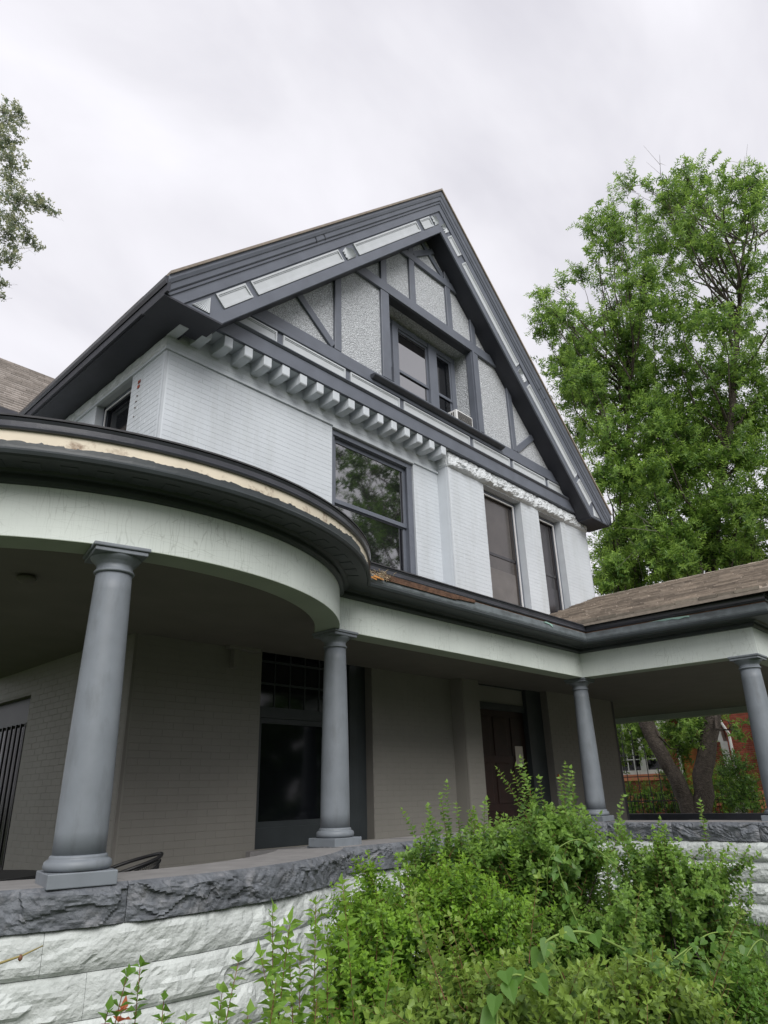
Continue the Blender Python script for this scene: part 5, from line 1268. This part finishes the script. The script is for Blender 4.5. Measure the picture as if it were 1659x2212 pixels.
BIG = [(c, r_, w_ * (0.55 if c[2] > 16.5 else 0.8 if c[2] > 13.5 else 1.25)) for (c, r_, w_) in BIG]
tree("ash_tree", "big green tree with two trunks from one base, right behind the house", (19.46, 2.75, G0),
     [([(19.46, 2.8, G0), (19.5, 2.7, -0.1), (19.73, 1.95, 2.4), (20.0, 1.3, 5.5), (20.06, 0.84, 8.28), (20.37, -0.33, 11.9), (20.6, -1.3, 15.5), (20.8, -2.2, 19.0)], [0.38, 0.29, 0.245, 0.22, 0.19, 0.14, 0.08, 0.04]),
      ([(19.42, 2.85, G0), (19.40, 2.95, 0.0), (19.34, 3.25, 1.0), (19.2, 3.75, 2.5), (19.1, 3.9, 4.4), (19.15, 3.7, 7.5), (19.4, 2.9, 11.5), (19.6, 2.4, 15.0)], [0.30, 0.25, 0.225, 0.205, 0.18, 0.13, 0.08, 0.04])],
     BIG, 5600, 0.19, 0.064, L_TREE, 401, dead=26)
rl = np.random.default_rng(19)
for k in range(34):
    a_ = rl.random() * 6.283; q = rl.random() ** 0.5 * 4.2
    x_ = -4.6 + math.cos(a_) * q; y_ = 13.6 + math.sin(a_) * q
    if x_ < -2.5: LEFT.append(((x_, y_, rl.uniform(11, 22)), (1.0, 1.0, 0.8), 0.30))
tree("greyish_tree", "small-leaved grey-green tree reaching in at the upper left above the rear roof", (-3.5, 13.5, G0),
     [([(-3.5, 13.5, G0), (-3.4, 13.3, 6.0), (-2.6, 12.9, 13.0), (-1.8, 12.6, 19.0), (-1.2, 12.5, 24.0)], [0.32, 0.26, 0.2, 0.12, 0.04])],
     LEFT, 2900, 0.110, 0.066, L_TREE2, 402, 0.35, twig=(0.25, 0.5), step=0.055, pairs=2)
rs = np.random.default_rng(9)
RF_ = []
for k in range(38):
    v = rs.normal(0, 1, 3); v /= np.linalg.norm(v); q = rs.random() ** 0.4
    RF_.append(((16.2 + v[0] * 4.3 * q, -8.2 + v[1] * 4.3 * q, 11.5 + v[2] * 5.6 * q), (0.8, 0.8, 0.65), 1.0))
tree("street_tree", "tree before the house mirrored in the big upper window", (17.2, -8.0, G0),
     [([(17.2, -8.0, G0), (17.3, -8.0, 5.0), (17.3, -7.8, 10.0), (17.4, -7.6, 15.0)], [0.3, 0.24, 0.15, 0.05])],
     RF_, 560, 0.24, 0.085, L_DARK, 403, dead=60)

# ================================================================== NEIGHBOUR SEEN THROUGH THE PORCH
nb = thing("brick_house", (27.0, 3.0, G0), "red brick house with white windows seen through the porch on the right", "house")
NX = 27.0
W_N = (6.45, 8.6, 1.15, 3.6)
mesh("wall", [(NX + 0.35, -6, G0), (NX + 0.35, 14, G0), (NX + 0.35, 14, 8), (NX + 0.35, -6, 8)], [(0, 1, 2, 3)], M_NMORT, nb)
NXP = 26.3     # projecting right part
YC_ = 3.75
wall("wall", 'x', NX, YC_, 13.0, G0, 6.5, [W_N, (5.15, 5.9, -0.6, 2.2)], M_NMORT, nb, 0.2)
wall("wall", 'x', NXP, -5.0, YC_, G0, 7.5, [], M_NMORT, nb, 0.2)
mesh("wall", [(NXP, YC_, G0), (NX, YC_, G0), (NX, YC_, 7.5), (NXP, YC_, 7.5)], [(0, 1, 2, 3)], M_NMORT, nb)
nbr = []
def nbricks(pos, u0, u1, z0, z1, holes):
    bw, bh, g = 0.215, 0.075, 0.011; r = 0; z = z0
    while z < z1:
        o = (r % 2) * bw / 2; u = u0 - o
        while u < u1:
            a, b = max(u, u0), min(u + bw, u1)
            if b - a > 0.03 and not any(h[0] < (a + b) / 2 < h[1] and h[2] < z + bh / 2 < h[3] for h in holes): nbr.append((pos, a + g / 2, b - g / 2, z + g / 2, z + bh - g / 2))
            u += bw
        z += bh; r += 1
nbricks(NXP, -1.2, YC_, -0.9, 4.0, [])
nbricks(NX, YC_, 9.6, -0.9, 4.0, [W_N, (5.15, 5.9, -0.6, 2.2)])
nbr.sort(key=lambda b: (b[0] != NXP, not (0.2 < b[3] < 3.2 and b[1] > 1.9), -b[1]))
rest_ = MB()
def nb_geom(mb, b):
    p, a, c, z0, z1 = b; d = 0.012 + rnd.random() * 0.004
    mb.add([(p, a, z0), (p, c, z0), (p, c, z1), (p, a, z1), (p - d, a + .003, z0 + .003), (p - d, c - .003, z0 + .003), (p - d, c - .003, z1 - .003), (p - d, a + .003, z1 - .003)], [(4, 5, 6, 7), (0, 1, 5, 4), (1, 2, 6, 5), (2, 3, 7, 6), (3, 0, 4, 7)])
for i, b in enumerate(nbr):
    if i < 290:
        mb = MB(); nb_geom(mb, b); mb.build("brick", M_NBRICK, nb)
    else: nb_geom(rest_, b)
rest_.build("brick", M_NBRICK, nb, kind='stuff')
nw = MB().box((NX - 0.06, W_N[0], W_N[2]), (NX + 0.1, W_N[0] + 0.12, W_N[3])).box((NX - 0.06, W_N[1] - 0.12, W_N[2]), (NX + 0.1, W_N[1], W_N[3])).box((NX - 0.06, W_N[0] + 0.12, W_N[2]), (NX + 0.1, W_N[1] - 0.12, W_N[2] + 0.16)).box((NX - 0.07, 7.35, W_N[2] + 0.16), (NX + 0.1, 7.62, W_N[3])).box((NX - 0.06, W_N[0] + 0.12, W_N[3] - 0.14), (NX + 0.1, 7.35, W_N[3])).box((NX - 0.06, 7.62, W_N[3] - 0.14), (NX + 0.1, W_N[1] - 0.12, W_N[3])).build("window", M_WHITE, nb)
for (ya, yb_) in ((6.57, 7.35), (7.62, 8.48)):
    for i in range(3):
        for j in range(5):
            h_ = (W_N[3] - 0.14 - W_N[2] - 0.16) / 5; w_ = (yb_ - ya) / 3
            if ya > 7 or j > 1: box("pane", (NX + 0.03, ya + i * w_ + 0.018, W_N[2] + 0.16 + j * h_ + 0.018), (NX + 0.035, ya + (i + 1) * w_ - 0.018, W_N[2] + 0.16 + (j + 1) * h_ - 0.018), M_GLASSD, nw)
    bars = MB()
    for i in range(1, 3): bars.box((NX, ya + i * (yb_ - ya) / 3 - 0.02, W_N[2] + 0.16 + (0 if ya > 7 else 0.9)), (NX + 0.03, ya + i * (yb_ - ya) / 3 + 0.02, W_N[3] - 0.14))
    for j in range(1, 5): bars.box((NX + 0.001, ya, W_N[2] + 0.16 + j * h_ - 0.02), (NX + 0.029, yb_, W_N[2] + 0.16 + j * h_ + 0.02))
    bars.build("muntins", M_WHITE, nw)
box("pane", (NX + 0.04, 6.57, W_N[2] + 0.16), (NX + 0.045, 7.35, W_N[2] + 1.0), M_GLASSD, nw)
bev(box("window_sill", (NX - 0.12, W_N[0] - 0.15, 0.90), (NX + 0.1, W_N[1] + 0.1, 1.14), M_PEACH, nb), 0.01)
bev(box("stone_band", (NX - 0.10, YC_ + 0.05, -0.1), (NX - 0.013, 9.5, 0.35), M_PEACH, nb), 0.01)
box("door", (NX + 0.1, 5.2, -0.6), (NX + 0.16, 5.85, 2.1), mat("orange_door_paint", (0.34, 0.125, 0.03), 0.6), nb)
MB().box((NX - 0.03, 5.05, -0.6), (NX + 0.16, 5.15, 2.3)).box((NX - 0.03, 5.9, -0.6), (NX + 0.16, 6.0, 2.3)).box((NX - 0.031, 5.05, 2.2), (NX + 0.161, 6.0, 2.34)).build("door_frame", M_WHITE, nb)
arch = MB()
for k in range(14):
    a0, a1 = PI * k / 14, PI * (k + 1) / 14
    P = []
    for x_ in (NX - 0.5, NX - 0.1):
        for (rr_, aa) in ((1.15, a0), (1.45, a0), (1.45, a1), (1.15, a1)): P.append((x_, 5.4 + rr_ * math.cos(aa), 2.2 + rr_ * math.sin(aa)))
    arch.hexa([P[0], P[1], P[2], P[3], P[4], P[5], P[6], P[7]])
arch.build("porch_arch", M_WHITE, nb)
MB().box((NX - 0.5, 3.78, -0.9), (NX - 0.1, 4.08, 2.2)).box((NX - 0.52, 3.9, 3.4), (NX - 0.05, 8.0, 3.8)).build("porch_post", M_WHITE, nb)
MB().tube([(NXP - 0.10, 3.60, -0.9), (NXP - 0.10, 3.60, 2.45), (NXP - 0.25, 3.75, 2.85), (NXP - 0.3, 3.9, 3.4)], 0.055, 8).build("downpipe", M_WHITE, nb)
box("stone_band", (NXP - 0.06, -1.0, -0.2), (NXP - 0.013, 3.1, 0.42), M_PEACH, nb, 0.01)
em = thing("electric_meter", (NXP - 0.1, 3.22, 0.2), "small grey electric meter box on the neighbour's brick wall", "electric meter")
bev(MB().box((NXP - 0.14, 3.14, 0.30), (NXP - 0.02, 3.38, 0.62)).build("case", mat("grey_meter_box", (0.36, 0.37, 0.38), 0.5), em), 0.01)
MB().lathe((0, 0, 0), [(0.0, 0), (0.08, 0), (0.08, 0.05), (0, 0.06)], 14)
o = MB().tube([(NXP - 0.14, 3.26, 0.5), (NXP - 0.20, 3.26, 0.5)], 0.07, 14).build("dial", M_GLASSD, em)
MB().tube([(NXP - 0.06, 3.26, 0.30), (NXP - 0.06, 3.26, -0.9)], 0.02).build("conduit", M_METAL, em)

# iron fence
fe = thing("iron_fence", (22.0, 3.0, G0), "black iron picket fence in front of the neighbouring brick house", "fence")
for k in range(64):
    y = -0.4 + k * 0.135
    MB().box((22.0, y, G0), (22.016, y + 0.016, 0.36)).add([(21.995, y - .006, 0.36), (22.021, y - .006, 0.36), (22.021, y + .022, 0.36), (21.995, y + .022, 0.36), (22.008, y + .008, 0.46)], [(0, 1, 4), (1, 2, 4), (2, 3, 4), (3, 0, 4)]).build("picket", M_IRON, fe)
for z in (-0.8, 0.18): box("rail", (21.99, -0.5, z), (22.026, 8.3, z + 0.03), M_IRON, fe)
# tall thin gate bars behind the left trunk
ga = thing("iron_gate", (24.2, 6.6, G0), "tall black iron gate of thin upright bars before the white window", "gate")
for k in range(7):
    MB().tube([(24.2, 5.3 + k * 0.42, G0), (24.2, 5.3 + k * 0.42, 2.6 if k % 3 else 3.3)], 0.018, 5).build("bar", M_IRON, ga)
for z in (-0.6, 1.0): box("rail", (24.18, 5.3, z), (24.22, 7.85, z + 0.03), M_IRON, ga)

def small_shrub(name, label, c, rd, n, lm, seed, leaf=0.07, lw=0.035, cat="shrub"):
    r = np.random.default_rng(seed)
    t = thing(name, (c[0], c[1], G0), label, cat)
    S, D, Ls = [], [], []
    for k in range(n):
        v = r.normal(0, 1, 3); v /= np.linalg.norm(v); q = r.random() ** 0.45
        S.append(np.array(c) + v * np.array(rd) * q); D.append(v * 0.5 + np.array([0, 0, 0.4]) + r.normal(0, .4, 3)); Ls.append(r.uniform(0.25, 0.6))
    V, F, st = shoots(S, D, Ls, 0.05, leaf, lw, r, pairs=2, droop=0.6)
    tri_mesh("foliage", V, F, lm, t, 'stuff', age=shoots.age); stem_mesh("stems", st + [[np.array([c[0], c[1], G0]), np.array(c) - [0, 0, .2], np.array(c)]], 0.006, M_BARK, t)
    return t
small_shrub("garden_shrub", "bright green clump behind the iron fence below the white window", (24.6, 7.0, 0.05), (0.5, 1.4, 0.55), 260, L_VINE, 501, 0.12, 0.05)
small_shrub("garden_shrub", "rounded green shrub right of the two trunks by the brick wall", (24.5, 3.6, 0.35), (0.6, 1.0, 0.75), 330, L_BOX, 502, 0.10, 0.05)
small_shrub("climbing_vine", "dark climber spreading over the red brick wall at the right", (26.1, 1.8, 1.9), (0.15, 0.9, 1.6), 230, L_DARK, 503, 0.11, 0.06, "vine")
small_shrub("climbing_vine", "leafy climber hanging over the left white window", (25.6, 8.2, 2.2), (0.3, 0.7, 1.3), 210, L_BOX, 504, 0.11, 0.06, "vine")
small_shrub("climbing_vine", "green leaves in front of the white window near the left trunk", (25.2, 6.9, 2.5), (0.4, 0.8, 0.9), 170, L_TREE, 505, 0.12, 0.06, "vine")
small_shrub("young_tree_foliage", "dark leaves hanging between the two trunks", (20.6, 2.9, 3.0), (0.5, 0.9, 1.2), 260, L_DARK, 506, 0.13, 0.06, "leafy branch")
small_shrub("garden_shrub", "dark shrub hugging the foot of the right trunk", (21.6, 2.1, 0.6), (0.5, 0.5, 1.0), 200, L_DARK, 507, 0.11, 0.05)
small_shrub("garden_shrub", "dark green hedge shrub behind the fence between gate and left trunk", (25.2, 5.6, 0.3), (0.5, 0.7, 0.9), 260, L_DARK, 508, 0.11, 0.05)

# trees across the street: what the porch windows mirror
r = np.random.default_rng(77)
n = 9000
c_ = r.random(n)
P = np.stack([-35 + 95 * c_, -24 - 5 * r.random(n), -1 + (6.5 + 2.2 * np.sin(c_ * 31) + 1.3 * np.sin(c_ * 77)) * r.random(n) ** 0.7], 1)
V, F = leaf_arrays2(P, unit(r.normal(0, 1, (n, 3))), unit(r.normal(0, 1, (n, 3))), r.uniform(0.8, 1.5, n), r.uniform(0.6, 1.0, n))
tri_mesh("treeline", V, F, L_DARK, None, 'stuff')

# bare stem reaching in at the lower left
bs = thing("bare_stem", (-2.62, -4.30, G0), "bare yellowish stem reaching in at the lower left edge over the white stones", "plant")
MB().tube([(-2.62, -4.30, G0), (-2.58, -4.2, -0.3), (-2.47, -4.08, 0.17), (-2.38, -4.03, 0.262), (-2.265, -3.996, 0.286), (-2.215, -3.99, 0.293), (-2.169, -3.981, 0.304)], [0.006, 0.005, 0.004, 0.0035, 0.003, 0.0022, 0.0014], 6).build("stem", mat("yellow_brown_stem", (0.30, 0.25, 0.10), 0.7), bs, True)
for p in ((-2.221, -3.992, 0.288), (-2.30, -4.005, 0.280)):
    MB().lathe(p, [(0.001, -0.006), (0.005, -0.002), (0.005, 0.003), (0.001, 0.008)], 8).build("bud", M_STEMR, bs, True)

# grass on the ground before the porch wall
r = np.random.default_rng(5)
n = 26000
P = np.stack([r.uniform(-7, 7.2, n), r.uniform(-9, -0.9, n), np.full(n, G0)], 1)
P = P[(np.hypot(P[:, 0] - CX, P[:, 1] - CY) > 3.05)]
n = len(P)
D_ = unit(np.stack([r.normal(0, .35, n), r.normal(0, .35, n), np.ones(n)], 1))
V, F = leaf_arrays2(P, D_, unit(r.normal(0, 1, (n, 3))), r.uniform(0.05, 0.14, n), r.uniform(0.006, 0.012, n))
tri_mesh("grass", V, F, L_DARK, None, 'stuff')
